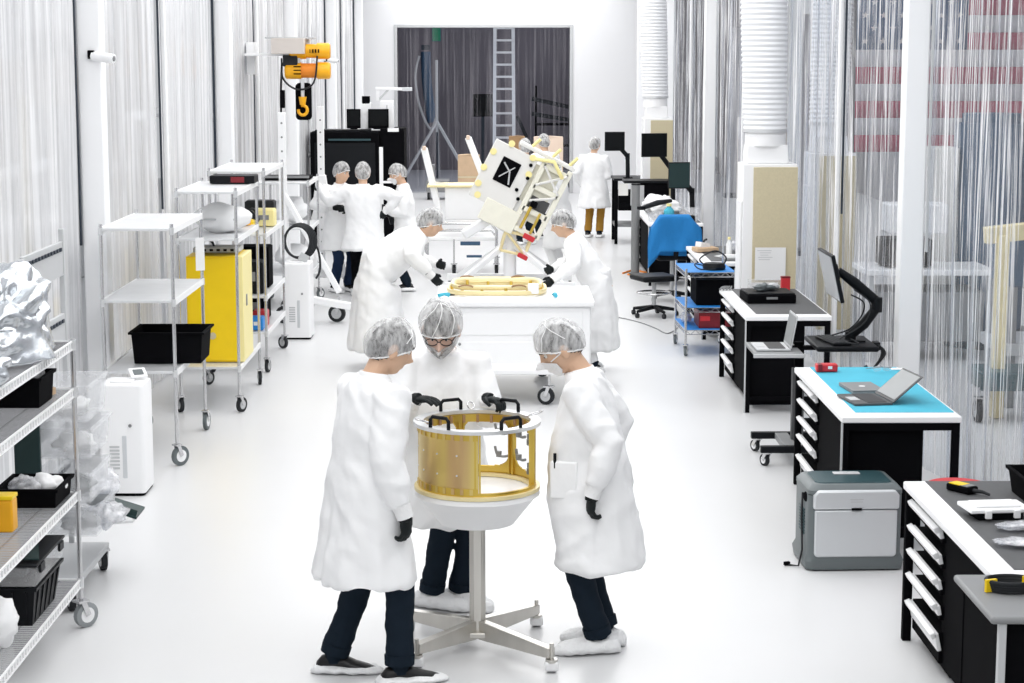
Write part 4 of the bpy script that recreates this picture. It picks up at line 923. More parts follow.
monitor('black monitor before the tan face of the far filter unit',2.22,27.4,1.79,12,w=.38,h=.34,base=(.35,.2,-.92))
monitor('black monitor farthest away, beside the person in ochre trousers',1.87,31.05,1.69,8,w=.33,h=.31,base=(.25,.15,-.6),tilt=0)
t=thing('tool_shelf','low black shelf with an overhanging top at the far end of the cluttered desk','shelf',(2.2,28.6,0)); B().box((0,0,1.2),(.7,.5,.04)).build('top','blackp',t,bev=.008); B().box((.1,0,.6),(.45,.44,1.16)).build('cabinet','black',t,bev=.005); B().box((-.15,-.23,1.0),(.2,.02,.3)).build('panel','lgrey',t)
# desk with monitor, farthest
t=thing('far_desk','small raised black desk before the person in ochre trousers','desk',(2.14,31.6,0)); B().box((0,0,1.06),(.55,.9,.04)).build('desktop','blackp',t,bev=.008)
for sx in (-1,1):
    for sy in (-1,1): B().box((sx*.23,sy*.4,.52),(.05,.05,1.04)).build('leg','black',t)
B().box((.02,0,.7),(.42,.8,.3)).build('cabinet','black',t,bev=.005); B().box((-.12,-.42,.9),(.16,.02,.2)).build('paper','offw',t); B().box((0,0,.3),(.5,.8,.04)).build('shelf','mgrey',t); B().cyl((-.1,-.38,.62),(-.1,-.42,.62),.07,n=18).build('reel','black',t)
# floor cables
def fcable(name,label,pts,m,r=.008): tag(B().tube(curve(pts,8),r,6).build(name,m,None,smooth=60),label,'cable')
fcable('orange_cable','orange extension cable lying on the floor by the grey cylinder',[onz(x,y)+V((0,0,.012)) for x,y in ((623,274),(634,271),(646,273),(655,271),(640,276),(628,275),(650,275),(662,273))],'orange',.014)
fcable('floor_cable','thin grey cable snaking over the floor toward the stools',[onz(x,y)+V((0,0,.007)) for x,y in ((590,316),(618,318),(640,323),(656,329),(668,334),(680,326),(684,318))],'mgrey',.006)
# ---------------------------------------------------------------- left side
def rack(label,x0,x1,y0,y1,levels,ztop,solid=True,group=None,m='galv',post='chrome',tyre='lgrey',name='wire_rack',cr=.065,cw=.03,zb=0,lips=True):
    W=x1-x0; L=y1-y0; t=thing(name,label,'rack',((x0+x1)/2,(y0+y1)/2,0),0,group)
    for sx in (-1,1):
        for sy in (-1,1):
            B().cyl((sx*W/2,sy*L/2,cr*2+.03),(sx*W/2,sy*L/2,ztop),.0135,n=10).build('post',post,t); caster(t,sx*W/2,sy*L/2,cr*2+.05,r=cr,ang=rnd.uniform(-50,50),w=cw,tyre=tyre,hub='plas' if tyre!='rubber' else 'lgrey')
    for z in levels:
        if solid:
            b=B().box((0,0,z-.012),(W+.02,L+.02,.02)); o=b.build('shelf',m,t,bev=.003)
            if lips:
                for sx in (-1,1): B().box((sx*(W/2+.008),0,z-.02),(.012,L+.02,.045)).build('lip','plas',o)
        else:
            b=B()
            for sx in (-1,1):
                b.box((sx*W/2,0,z-.004),(.01,L,.008)).box((sx*W/2,0,z-.045),(.01,L,.008))
                k=int(L/.05)
                for i in range(k+1): b.box((sx*W/2,-L/2+L*i/k,z-.024),(.008,.018,.04))
            for sy in (-1,1): b.box((0,sy*L/2,z-.004),(W,.01,.008)).box((0,sy*L/2,z-.045),(W,.01,.008))
            o=b.build('shelf_edge','white',t); b=B()
            for i in range(1,int(L/.03)): b.box((0,-L/2+.03*i,z-.006),(W,.006,.006))
            for i in (-1,0,1): b.box((i*W*.28,0,z-.013),(.006,L,.006))
            b.build('shelf_wires','chrome',t)
        for sx in (-1,1):
            for sy in (-1,1): B().cyl((sx*W/2,sy*L/2,z-.05),(sx*W/2,sy*L/2,z+.005),.019,n=10).build('collar','alum',t)
    return t
# near foil-topped rack
rack('near wire rack at the left edge, silver foil bundle on its top shelf',-2.74,-2.235,8.0,9.83,[.27,.745,1.3,1.55],1.56,solid=False,tyre='greyr',cr=.068,cw=.038)
def foil(label,c,r,seed,m='foil',amp=.5):
    b=B()
    def fn(p):
        u=V((p.x/r[0],p.y/r[1],p.z/r[2])); k=1+amp*NZ.noise(u*1.3+V((seed,0,0)))+amp*.9*(abs(NZ.noise(u*2.2+V((0,seed,0))))-.2)+.12*abs(NZ.noise(u*5+V((0,0,seed))))
        p=p*k; p.z=max(p.z,-r[2]*.55); return p
    b.ell((0,0,r[2]*.56),r,nu=64,nv=40,fn=fn); o=b.build('foil_bundle',m,None,smooth=180); o.location=c; return tag(o,label,'foil bundle')
foil('large crumpled silver foil bundle on the top shelf of the near rack',(-2.5,9.35,1.56),(.27,.46,.26),3.1)
foil('smaller bluish crumpled foil edge in front of the large bundle',(-2.42,8.5,1.56),(.17,.26,.12),8.3)
bin_('black open bin holding a black cloth on the second shelf of the near rack',-2.41,9.36,1.305,.3,.3,.15,m='black',ribs=False,taper=.93)
b=B(); blob(b,(0,0,.02),(.1,.12,.07),31,.5); o=b.build('black_cloth','black',None,smooth=180); rest(o,-2.44,9.38,1.34); tag(o,'bunched black cloth sticking out of the black bin on the near rack','cloth')
b=B(); blob(b,(0,0,.02),(.05,.07,.06),33,.5); o=b.build('plastic_bag','bag',None,smooth=180); rest(o,-2.34,9.42,1.37); tag(o,'small clear bag tucked beside the black cloth on the near rack','bag')
t=thing('tape_roll','tan tape roll lying on the second shelf of the near rack','tape',(-2.33,9.62,1.305)); B().lathe([(.03,0),(.05,0),(.05,.03),(.03,.03)],n=24,close=True).build('roll','card',t,smooth=40); B().lathe([(.026,0),(.03,0),(.03,.03),(.026,.03)],n=24,close=True).build('core','paper',t)
bin_('white opaque tub with dark handles on the second shelf of the near rack',-2.5,9.68,1.305,.26,.2,.14,m='clear',ribs=False,name='tub',cat='tub')
bin_('black open tray with blue and white bags on the third shelf of the near rack',-2.4,9.6,.75,.3,.36,.1,m='black',ribs=False,taper=.94)
for i,(x,y,m_,l) in enumerate(((-2.46,9.6,'teal','crumpled pale blue wrap lying in the black tray on the near rack'),(-2.34,9.64,'coat','crumpled white cloth lying in the black tray on the near rack'))):
    b=B(); blob(b,(0,0,.05),(.08,.09,.05),40+i,.6); o=b.build('wrap',m_ if i else 'bag',None,smooth=180); rest(o,x,y,.762); tag(o,l,'cloth')
t=thing('yellow_case','yellow case at the left frame edge on the third shelf of the near rack','case',(-2.42,8.96,.752)); B().box((0,0,.08),(.16,.1,.16)).build('body','hoist',t,bev=.01); B().box((0,0,.17),(.165,.105,.02)).build('lid','yellow',t,bev=.004)
# lowest shelf: clear bin, green sheet, black tote
bin_('black ribbed tote on the lowest shelf of the near rack',-2.43,9.2,.275,.36,.56,.2,m='blackp',taper=.84)
t=thing('clear_tray','clear lidded tray with dark contents on top of the black ribbed tote','tray',(-2.43,9.2,.482)); B().box((0,0,.05),(.38,.58,.1)).build('body','clear',t,bev=.01); B().box((0,0,.106),(.4,.6,.012)).build('lid','blackp',t,bev=.004); B().box((-.02,.02,.04),(.26,.36,.06)).build('contents','slate',t,bev=.02)
for sy in (-.2,.2): B().box((.2,sy,.08),(.012,.08,.04)).build('clip','blackp',t)
t=thing('cut_sheet','dark green cut sheet lying tilted on the clear lidded tray of the near rack','sheet',(-2.43,9.22,.605),0); B().prism([(-.2,-.27),(.2,-.27),(.06,.28),(-.2,.28)],(0,0,.04),(1,0,0),(0,1,.14),(0,0,.008)).build('sheet','green',t); B().cyl((-.1,-.1,.03),(-.1,-.1,.042),.008,n=8).build('rivet','plas',t)
b=B(); blob(b,(0,0,.06),(.11,.15,.1),50,.4); o=b.build('plastic_bag','coat',None,smooth=180); rest(o,-2.37,8.66,.275); tag(o,'white stuffed bag at the frame edge on the lowest shelf of the near rack','bag')
# bin cart behind
t=thing('bin_cart','bin cart with dark green upright and grey slotted panels behind the near rack','cart',(-2.55,10.55,0))
B().box((0,-.48,.83),(.14,.03,1.36)).build('upright','green',t,bev=.004); B().box((0,.48,1.08),(.03,.03,1.9)).build('back_upright','lgrey',t,bev=.004); B().box((0,-.47,1.7),(.03,.03,.5)).build('back_upright','lgrey',t,bev=.004)
for z,h in ((1.86,.2),(1.45,.18),(.98,.16),(.6,.14)):
    p=B().box((.0,0,z),(.02,.92,h)).build('slotted_panel','lgrey',t,bev=.003); b=B()
    for i in range(12): b.box((.013,-.4+.072*i,z+h*.28),(.012,.04,.02))
    b.build('slot','seam',p)
B().box((0,0,.14),(.44,.98,.04)).build('base','lgrey',t,bev=.005)
for sx in (-1,1):
    for sy in (-1,1): caster(t,sx*.2,sy*.42,.13,r=.06,ang=25,w=.035,tyre='rubber',hub='plas')
B().box((.3,.33,.42),(.3,.26,.014),rot=rot3(y=18)).box((.3,.21,.44),(.3,.012,.05),rot=rot3(y=18)).build('tilted_tray','green',t)
B().tube([(.02,.2,.33),(.42,.2,.36),(.42,.46,.36),(.02,.46,.33)],.014,6).build('tray_frame','white',t)
for i,(z,y,l) in enumerate(((1.2,10.3,'large clear bin hanging on the bin cart below the white tub'),(.98,10.35,'clear bin with bluish parts, second down on the bin cart'),(.74,10.3,'clear bin with dark parts, third down on the bin cart'),(.52,10.45,'clear bin with grey parts, lowest on the bin cart'))):
    o=bin_(l,-2.36,y,z-.12 if i else z-.13,.3,.5,.17 if i else .2,m='clear',ribs=False,name='clear_bin',cat='bin',taper=.9)
    b=B(); blob(b,(0,0,.05),(.11,.16,.045),60+i,.5); b.build('contents',('paper','paper','slate','lgrey')[i],o,smooth=180)
for i,(x,y,z) in enumerate(((-2.3,10.75,.62),(-2.22,10.5,.50))):
    b=B(); blob(b,(0,0,.05),(.1,.14,.07),70+i,.5); o=b.build('plastic_bag','bag',None,smooth=180); rest(o,x,y,z-.12); tag(o,('grey clear bag bulging over the bin cart, beside the air purifier','white wadded clear bag above the tilted tray of the bin cart')[i],'bag')
# air purifiers
def purifier(label,x,y,w,d,h,rot=0,dark='black'):
    t=thing('air_purifier',label,'purifier',(x,y,0),rot,'white air purifiers on the left')
    B().rings([rr(w-.02,d-.02,.0,.03),rr(w-.02,d-.02,.03,.03)]).build('base',dark,t,smooth=40)
    B().rings([rr(w,d,.022,.03),rr(w,d,h-.03,.03),rr(w-.01,d-.01,h-.008,.03),rr(w-.05,d-.05,h,.03)]).build('body','plas',t,smooth=40)
    b=B()
    for k in range(7): b.box((-.05+0*k,-d/2-.001,.2+.025*k),(w*.22,.004,.014))
    b.build('vent','lgrey',t); B().box((.02,-d/2-.001,.28),(.03,.006,.3)).build('side_grip','silver',t,bev=.003); B().box((-.01,-.02,h+.006),(w*.5,d*.4,.012)).build('top_grille','white',t,bev=.004)
    B().cyl((w*.2,-d/2-.002,.5),(w*.2,-d/2-.008,.5),.012,n=10).build('button','mgrey',t); return t
purifier('white air purifier standing on the floor beside the big white post, remote on top',-2.62,13.1,.31,.36,.785)
t=thing('remote','white control panel with dark display tilted up on top of the near air purifier','remote',(-2.54,13.16,.8),30); B().box((0,0,.03),(.12,.09,.016),rot=rot3(x=35)).build('case','white',t,bev=.003); B().box((0,-.006,.037),(.07,.05,.008),rot=rot3(x=35)).build('display','slate',t)
purifier('white floor unit with black hose coiled on top, beside the gantry leg',-2.2,20.6,.3,.4,.83)
o=B()
for k in range(5):
    ph=rnd.uniform(0,6); o.tube([(.155*math.cos(a)*(1+.05*k-.1)+.008*k,.012*k-.03,.2+.17*math.sin(a)*(1+.03*k)) for a in [2*PI*i/28 for i in range(28)]],.0125,8,closed=True)
t=thing('coiled_hose','black hose coiled upright on top of the white floor unit','hose',(-2.2,20.6,.85)); o.build('coil','rubber',t,smooth=60); B().tube(curve([(.13,0,.26),(.22,.02,.1),(.24,.0,-.1),(.2,-.05,-.2)]),.012,8).build('hose_end','rubber',t,smooth=60); B().box((.07,-.06,.03),(.1,.03,.08),rot=rot3(y=30)).build('tie','lgrey',t)
# trolleys
rack('steel trolley with thin shelves and a black tote on its middle shelf',-2.93,-2.41,13.92,15.3,[.72,1.25,1.78],1.81,group='steel trolleys along the left curtain',tyre='slate',name='trolley',cr=.075)
bin_('large black open tote standing on the trolley beside the air purifier',-2.52,14.45,.725,.54,.46,.24,m='black',ribs=False,taper=.93,rim=.02,name='tote',cat='tote')
t=thing('tag_card','white card hanging from the top shelf corner of the black tote trolley','card',(-2.36,14.9,1.36),20); B().box((0,0,.13),(.07,.004,.26)).build('sheet','paper',t); B().cyl((0,0,.26),(0,0,.34),.003).build('string','mgrey',t)
rack('steel trolley holding the yellow cabinet, white case on its upper shelf',-2.74,-2.24,16.1,17.5,[.4,1.5,1.9],1.93,group='steel trolleys along the left curtain',tyre='rubber',name='trolley',cr=.065,post='chrome')
t=thing('yellow_cabinet','bright yellow safety cabinet standing on the trolley shelf','cabinet',(-2.47,16.62,.405))
B().box((-.02,0,.46),(.44,.6,.92)).build('body','yellow',t,bev=.006); B().box((.225,0,.46),(.05,.6,.92)).build('side_edge','paley',t,bev=.006); B().box((-.02,-.302,.46),(.42,.014,.89)).build('door','yellow',t,bev=.004); B().cyl((-.02,-.31,.23),(-.02,-.32,.23),.03,n=18).build('knob','tan',t); B().box((.252,-.1,.52),(.01,.05,.1)).build('latch','mgrey',t,bev=.003)
t=thing('white_case','white padded case on the upper shelf above the yellow cabinet','case',(-2.45,16.8,1.505)); b=B(); blob(b,(0,0,.12),(.24,.3,.13),80,.2); b.build('body','coat',t,smooth=180); B().box((.0,-.25,.12),(.3,.02,.015)).build('seam','lgrey',t)
t=thing('power_strip','grey slotted rack tray lying on top of the yellow cabinet','tray',(-2.47,16.62,1.335)); B().box((0,0,.03),(.4,.3,.04)).build('tray','lgrey',t,bev=.004)
for k in range(6): B().box((-.16+.06*k,-.152,.03),(.03,.006,.02)).build('slot','black',t)
B().tube(arc((-.1,0,.05),.06,0,180,8),.012,6).build('cable','rubber',t)
t=thing('flat_box','dark flat box with reddish end on the top shelf of the yellow cabinet trolley','box',(-2.4,17.2,1.905)); B().box((0,0,.035),(.4,.3,.07)).build('body','blackp',t,bev=.006); B().box((.05,-.152,.035),(.12,.006,.05)).build('label','dred',t)
rack('crowded steel trolley behind the yellow cabinet, stocked with dark and coloured parts',-2.78,-2.26,18.2,19.75,[.4,.75,1.35,1.95],1.98,group='steel trolleys along the left curtain',tyre='rubber',name='trolley',cr=.065)
items=[('blackp',(-2.45,18.5,.755),(.3,.3,.3),'black boxed instrument on the second shelf of the crowded trolley'),('black',(-2.45,19.0,.755),(.3,.34,.4),'taller black boxed instrument on the second shelf of the crowded trolley'),('red',(-2.36,18.6,.405),(.14,.2,.15),'red carton on the bottom shelf of the crowded trolley'),('blue',(-2.36,18.35,.405),(.12,.16,.12),'blue carton on the bottom shelf of the crowded trolley'),('black',(-2.5,19.2,.405),(.3,.3,.25),'black crate at the far end of the crowded trolley bottom shelf'),('yellow',(-2.5,18.5,1.355),(.2,.14,.1),'yellow carton on the third shelf of the crowded trolley'),('paley',(-2.36,19.1,1.355),(.2,.24,.16),'pale yellow carton on the third shelf of the crowded trolley'),('rubber',(-2.45,19.45,1.355),(.3,.2,.22),'dark gear case at the far end of the third shelf of the crowded trolley')]
for m_,c,d,l in items:
    t=thing('carton' if 'carton' in l else 'case',l,'box',c); B().box((0,0,d[2]/2),d).build('body',m_,t,bev=.008); B().box((0,0,d[2]+.004),(d[0]*.9,d[1]*.9,.008)).build('lid',m_,t,bev=.003); B().box((0,-d[1]/2-.002,d[2]*.55),(d[0]*.5,.004,d[2]*.3)).build('label','paper' if m_ in('red','blue','yellow') else 'mgrey',t)
t=thing('orange_lamp','orange domed lamp on the upper shelf near the yellow cabinet','lamp',(-2.33,17.4,1.505)); B().lathe([(0,0),(.05,0),(.05,.02),(.04,.07),(0,.09)],n=18).build('dome','hoist',t,smooth=40); B().box((-.08,0,.03),(.08,.06,.06)).build('base','black',t)
b=B()
for k in range(3): b.tube(curve([(-.1,-.2,.0),(.02*k,-.1,.1+.03*k),(.08,.05,.02),(-.05,.2-.03*k,.08)]),.014,6)
o=b.build('cable_heap','rubber',None,smooth=60); rest(o,-2.5,18.95,1.37); tag(o,'heap of black cables on the third shelf of the crowded trolley','cables')
rack('far steel trolley with white cases, by the left end of the black machine',-2.9,-2.3,22.8,24.0,[.45,1.0,1.55],1.58,group='steel trolleys along the left curtain',tyre='slate',name='trolley')
t=thing('black_tray','long black tray on the top shelf of the far left trolley','tray',(-2.6,23.4,1.555)); B().box((0,0,.02),(.56,.5,.035)).build('tray','black',t,bev=.005); B().box((0,-.25,.04),(.56,.02,.03)).build('lip','mgrey',t)
for i,(x,z) in enumerate(((-2.6,1.005),(-2.55,.455))):
    b=B(); blob(b,(0,0,.14),(.24,.3,.15),90+i,.25); o=b.build('white_bundle','coat',None,smooth=180); rest(o,x,23.4,z); tag(o,('white wrapped bundle on the middle shelf of the far left trolley','white wrapped bundle on the bottom shelf of the far left trolley')[i],'bundle')
# gantry with perforated posts
g=thing('gantry_frame','white portable gantry frame with perforated post and sloping leg on big casters','gantry',(-2.1,22.0,0))
def perf(x,y,z0,z1,w=.085):
    o=B().box((x,y,(z0+z1)/2),(w,w,z1-z0)).build('post','white',g,bev=.004); b=B()
    k=int((z1-z0)/.16)
    for i in range(k): b.cyl((x,y-w/2-.001,z0+.1+.16*i),(x,y-w/2+.004,z0+.1+.16*i),.012,n=10)
    b.build('hole','mgrey',o)
perf(-.385,-.2,.75,2.41); 
B().bar((-.385,-.2,1.5),(.25,-.25,.35),.09,.06).bar((-.385,-.2,1.3),(-.385,.45,.14),.09,.06).build('leg_frame','white',g,bev=.008)
B().bar((-.42,-.25,.33),(.4,-.35,.2),.1,.08).build('base_beam','white',g,bev=.008)
for x,y in ((.24,-.2),(-.385,.45),(-.36,-.3)): caster(g,x,y,.3,r=.1,ang=75,w=.05,tyre='rubber',hub='lgrey')
g=thing('post_stand','white perforated post stand behind the person with outstretched arm','stand',(-2.36,25.15,0))
perf(0,0,.2,2.4)
B().bar((0,.0,1.3),(.3,.0,.2),.1,.07).build('leg','white',g,bev=.008); B().bar((0,.0,1.3),(-.3,.0,.2),.1,.07).build('leg','white',g,bev=.008); B().box((0,0,1.35),(.2,.14,.3),top=(.6,1)).build('shoulder_block','white',g,bev=.01); B().box((0,0,.17),(.75,.12,.06)).build('base_beam','white',g,bev=.008)
for x in (-.3,.3): caster(g,x,0,.15,r=.06,w=.04)
# hoist on jib
j=thing('jib_beam','beige jib beam fixed to the left wall posts, carrying the yellow hoist','beam',(-2.70,24.0,3.07))
B().box((.1,0,.10),(.40,.9,.19)).build('web','beam',j,bev=.004); B().box((-.08,0,-.005),(.75,.5,.03)).build('lower_flange','white',j,bev=.004); B().box((.1,0,.2),(.6,.5,.02)).build('upper_flange','lgrey',j); B().box((-.42,.2,-.05),(.1,.3,.4)).build('bracket','white',j)
h=thing('chain_hoist','yellow electric chain hoist with hook hanging from the jib beam','hoist',(-2.40,23.8,2.97))
for z,x0,x1,r,n_ in ((.14,-.2,.3,.1,'trolley_motor'),(-.1,-.26,.3,.105,'hoist_motor')):
    o=B().tube([(x0,0,z),(x0+.02,0,z),(x0+.2,0,z)],[r*.8,r,r],20).build(n_,'hoist',h,smooth=40)
    B().cyl((x0+.2,0,z),(x1-.14,0,z),r*.86,n=20).build('mid_case','orange' if z<0 else 'hoist',o,smooth=40); B().tube([(x1-.16,0,z),(x1-.02,0,z),(x1,0,z)],[r,r,r*.85],20).build('end_cap','hoist',o,smooth=40)
    b=B()
    if z>0:
        for i,ww in enumerate((.012,.03,.03,.03)): b.box((.06+.035*i,-r*.99,z),(ww*.6,.01,.045))
    else:
        for i in range(3): b.box((-.1,-r*1.0,z+.05-.045*i),(.09,.008,.014))
    b.build('lettering','black',o)
B().box((-.19,.0,.02),(.18,.16,.14)).build('gear_case','rubber',h,bev=.01); B().box((-.1,0,.02),(.06,.1,.2)).build('hanger','steel',h)
B().box((-.04,.03,-.48),(.2,.12,.46)).build('chain_bag','black',h,bev=.05,seg=3); B().tube([(-.04,-.08,-.2),(-.04,-.08,-.5)],.022,8).build('chain','alum',h)
hk=B().tube([(-.04,-.1,-.42),(-.04,-.1,-.52)],[.05,.035],12).build('hook_block','hoist',h,smooth=40)
B().tube([(-.04+.055*math.sin(R(a)),-.1,-.585+.06*math.cos(R(a))) for a in range(-20,290,20)],.02,8).build('hook','hoist',hk,smooth=60)
B().tube(curve([(-.3,-.02,.05),(-.28,-.06,-.2),(-.1,-.1,-.33),(.1,-.12,-.25),(.15,-.11,.08)]),.012,6).build('power_cable','rubber',h,smooth=60); B().tube(curve([(-.3,0,.0),(-.32,0,-.5),(-.3,.0,-1.1)]),.014,6).build('pendant_cable','rubber',h,smooth=60); B().box((-.3,0,-.45),(.06,.05,.22)).build('pendant','black',h,bev=.01)
# cameras on posts
for x,y,z,l in ((-3.03,14.5,3.03,'white security camera on a black bracket, on the big near white post'),(-2.82,32.0,3.0,'small white security camera on a far post right of the yellow hoist')):
    t=thing('security_camera',l,'camera',(x,y,z)); B().box((-.05,0,.01),(.05,.05,.065)).build('bracket','black',t,bev=.008); B().cyl((-.04,0,.0),(.13,-.05,-.02),.036,n=16).build('body','white',t,smooth=40); B().cyl((.128,-.05,-.02),(.135,-.052,-.02),.02,n=16).build('lens','mgrey',t)
    B().bar((-.3,.06,0),(-.06,.02,0),.03).build('mount','white',t)
# machine cabinets at the far left
t=thing('machine_cabinet','large black machine cabinet with screens on top, left of the back opening','machine',(-2.38,31.9,0))
B().box((-.18,0,.95),(1.14,.8,1.75)).build('body','black',t,bev=.015); B().box((.6,.05,.98),(.4,.8,1.8)).build('side_cabinet','black',t,bev=.012); B().box((-.1,-.42,1.7),(.7,.02,.03)).build('trim_strip','slated',t); B().box((-.18,-.41,1.2),(1.0,.012,.9)).build('front_door','blackp',t,bev=.004); B().box((.62,-.38,1.86),(.18,.03,.06)).build('label','plas',t); B().cyl((-.79,-.3,1.45),(-.75,-.3,1.45),.05).build('knob','mgrey',t)
for x in (-.7,.25,.8): B().box((x,0,.04),(.1,.6,.08)).build('foot','mgrey',t)
B().box((-.23,-.0,1.84),(.9,.5,.03)).build('top_cover','blackp',t,bev=.005)
for x,y,z,w_,h_,l in ((-2.43,31.8,2.035,.23,.32,'small black monitor on the machine, left of the white column'),(-2.02,31.8,2.035,.34,.32,'small black monitor on the machine, right of the white column')):
    m_=thing('machine_monitor',l,'monitor',(x,y,z)); B().box((0,0,0),(w_,.06,h_)).build('casing','black',m_,bev=.008); B().box((0,-.032,.01),(w_*.86,.004,h_*.8)).build('screen','screen',m_); B().box((0,.02,-.165),(w_*.5,.1,.02)).build('foot','black',m_)
t=thing('white_column','white column unit with a small black box on top, on the machine','column',(-2.23,31.95,1.86)); B().box((0,0,.22),(.16,.2,.44)).build('column','white',t,bev=.01); B().box((0,-.05,.48),(.13,.1,.13)).build('head','black',t,bev=.006); B().box((.35,0,.24),(.22,.2,.46)).build('side_unit','white',t,bev=.01); B().box((.35,-.102,.3),(.02,.004,.2)).build('slot','lgrey',t)
t=thing('jointed_support','white jointed arm reaching right above the black machine','support',(-1.92,32.0,2.33)); B().bar((-.15,0,.2),(.42,-.1,.19),.06,.05).build('arm','white',t,bev=.006); B().bar((-.12,0,0),(-.12,0,.22),.05).build('post','white',t); B().tube([(-.1,0,.02),(.06,-.02,.18)],.02,6).build('stay','lgrey',t); B().box((.38,-.1,.19),(.16,.07,.06)).build('head','silver',t,bev=.006)
t=thing('white_rack_frame','tall white pole stand beside the people at the black machine','stand',(-1.62,26.0,0)); B().box((0,0,.95),(.05,.05,1.75)).build('pole','white',t,bev=.004); B().box((.0,0,.04),(.4,.4,.05)).build('base','white',t,bev=.006); B().bar((0,0,1.35),(.28,0,1.35),.03).build('bar','white',t)
t=thing('held_device','black handheld device gripped by the masked person at the machine','device',(-1.52,24.72,1.02),20); B().box((0,0,.03),(.24,.1,.1),rot=rot3(y=20)).build('body','blackp',t,bev=.015); B().cyl((-.06,-.05,-.02),(-.06,-.08,-.02),.04,n=14).build('lens','rubber',t); B().bar((.08,0,0),(.12,0,-.14),.05).build('grip','blackp',t,bev=.008)
b=B(); b.box((0,0,.5),(.8,.5,.04)).box((0,0,.9),(.8,.5,.04))
for sx in (-1,1):
    for sy in (-1,1): b.box((sx*.38,sy*.23,.46),(.04,.04,.92))
t=thing('utility_table','white low utility shelf in front of the black machine','table',(-2.5,30.5,0)); b.build('frame','white',t); B().box((.1,0,.955),(.5,.3,.07)).build('case','black',t,bev=.006); B().box((-.1,0,.63),(.4,.3,.2)).build('box','mgrey',t,bev=.006)
# ---------------------------------------------------------------- beyond the curtains
# next room: tripod, ladder, dark screen, rack, boxes
t=thing('tripod_stand','tall grey tripod stand behind the dark curtain in the next room','tripod',(-1.5,45.5,0)); B().cyl((0,0,1.3),(0,0,3.0),.035,n=10).build('pole','lgrey',t); B().cyl((0,0,.1),(0,0,1.4),.025,n=10).build('centre_column','seam',t)
for a in (200,340,90): B().bar((0,0,1.55),(.95*math.cos(R(a)),.95*math.sin(R(a)),.02),.08,.05).build('leg','lgrey',t)
t=thing('ladder','tall aluminium ladder leaning in the next room behind the dark curtain','ladder',(.1,46.0,0))
for x in (-.24,.24): B().bar((x,-.1,0),(x*.9,.5,4.3),.05,.08).build('rail','silver',t)
for i in range(14): B().bar((-.24,-.1+.043*i,.28+.29*i),(.24,-.1+.043*i,.28+.29*i),.05,.05).build('rung','alum',t)
t=thing('dark_screen','dark square display in the next room, left of the ladder','screen',(-.42,47.0,1.6)); B().box((0,0,.3),(.5,.08,.55)).build('casing','black',t,bev=.01); B().box((0,-.043,.3),(.45,.004,.5)).build('screen','screen',t); B().box((0,.05,-.65),(.08,.06,1.6)).build('pole','seam',t); B().box((0,.05,-1.58),(.6,.5,.04)).build('base','seam',t)
t=thing('black_rack','black metal rack with slanted arms in the next room, right of the ladder','rack',(1.25,45.2,0))
for x in (-.4,.4): B().box((x,0,1.2),(.05,.05,2.4)).build('post','black',t)
for z in (.5,1.0,1.5): B().box((0,0,z),(.85,.5,.05)).build('shelf','black',t)
for z0,z1 in ((2.1,1.9),(1.75,1.6)): B().bar((-.5,-.2,z0),(.4,-.1,z1),.08,.1).build('arm','rubber',t)
B().bar((-.85,-.2,1.7),(-.62,-.2,1.2),.12,.08).build('arm','rubber',t)
t=thing('green_sign','small green hanging sign at the top of the next room','sign',(-1.55,47,3.45)); B().box((0,0,.2),(.22,.04,.4)).build('board','flagblue',t); B().box((0,-.022,.2),(.2,.004,.38)).build('face',mat('sign green',(.02,.28,.14),.5),t); B().cyl((0,0,.4),(0,0,3.1),.008).build('cord','mgrey',t)
t=thing('hanging_hose','thick dark teal hose looped from above in the next room','hose',(-1.95,46.5,0)); B().tube(curve([(.0,0,3.1),(-.1,0,2.6),(.0,0,1.9),(.25,0,1.35),(.4,0,1.6)]),.03,8).build('loop','lgrey',t,smooth=60); B().tube(curve([(.15,.1,3.2),(.18,.1,2.4),(.3,.1,1.5)]),.12,8).build('drape','dblue',t,smooth=60); B().box((.15,.1,3.3),(.2,.2,.12)).build('bracket','seam',t)
for x,y,w_,d_,h_,m_,l in ((-.66,40.5,.46,.45,1.0,'card','cardboard box on the floor behind the white booms'),(.36,40.8,.34,.3,1.38,'brown','tall brown board case behind the spacecraft'),(1.03,40.6,.62,.3,1.38,'pink','wide peach board behind the dark-haired person')):
    t=thing('cardboard_box' if m_=='card' else 'board_case',l,'box',(x,y,0)); B().box((0,0,h_/2),(w_,d_,h_)).build('body',m_,t,bev=.008); B().box((0,-d_/2-.002,h_*.55),(w_,.004,.03)).build('tape','tan',t)
    for k in (-1,1): B().box((k*w_*.25,0,h_+.008),(w_*.48,d_,.012),rot=rot3(y=k*4)).build('flap',m_,t)
t=thing('low_truck','dark low equipment truck before the back opening, behind the white booms','truck',(-1.35,41.5,0)); B().box((0,0,.3),(.5,.6,.25)).build('body','mgrey',t,bev=.02); B().box((-.1,0,.5),(.06,.5,.5)).build('handle','mgrey',t)
for sx in (-1,1):
    for sy in (-1,1): caster(t,sx*.2,sy*.25,.2,r=.08,w=.05)
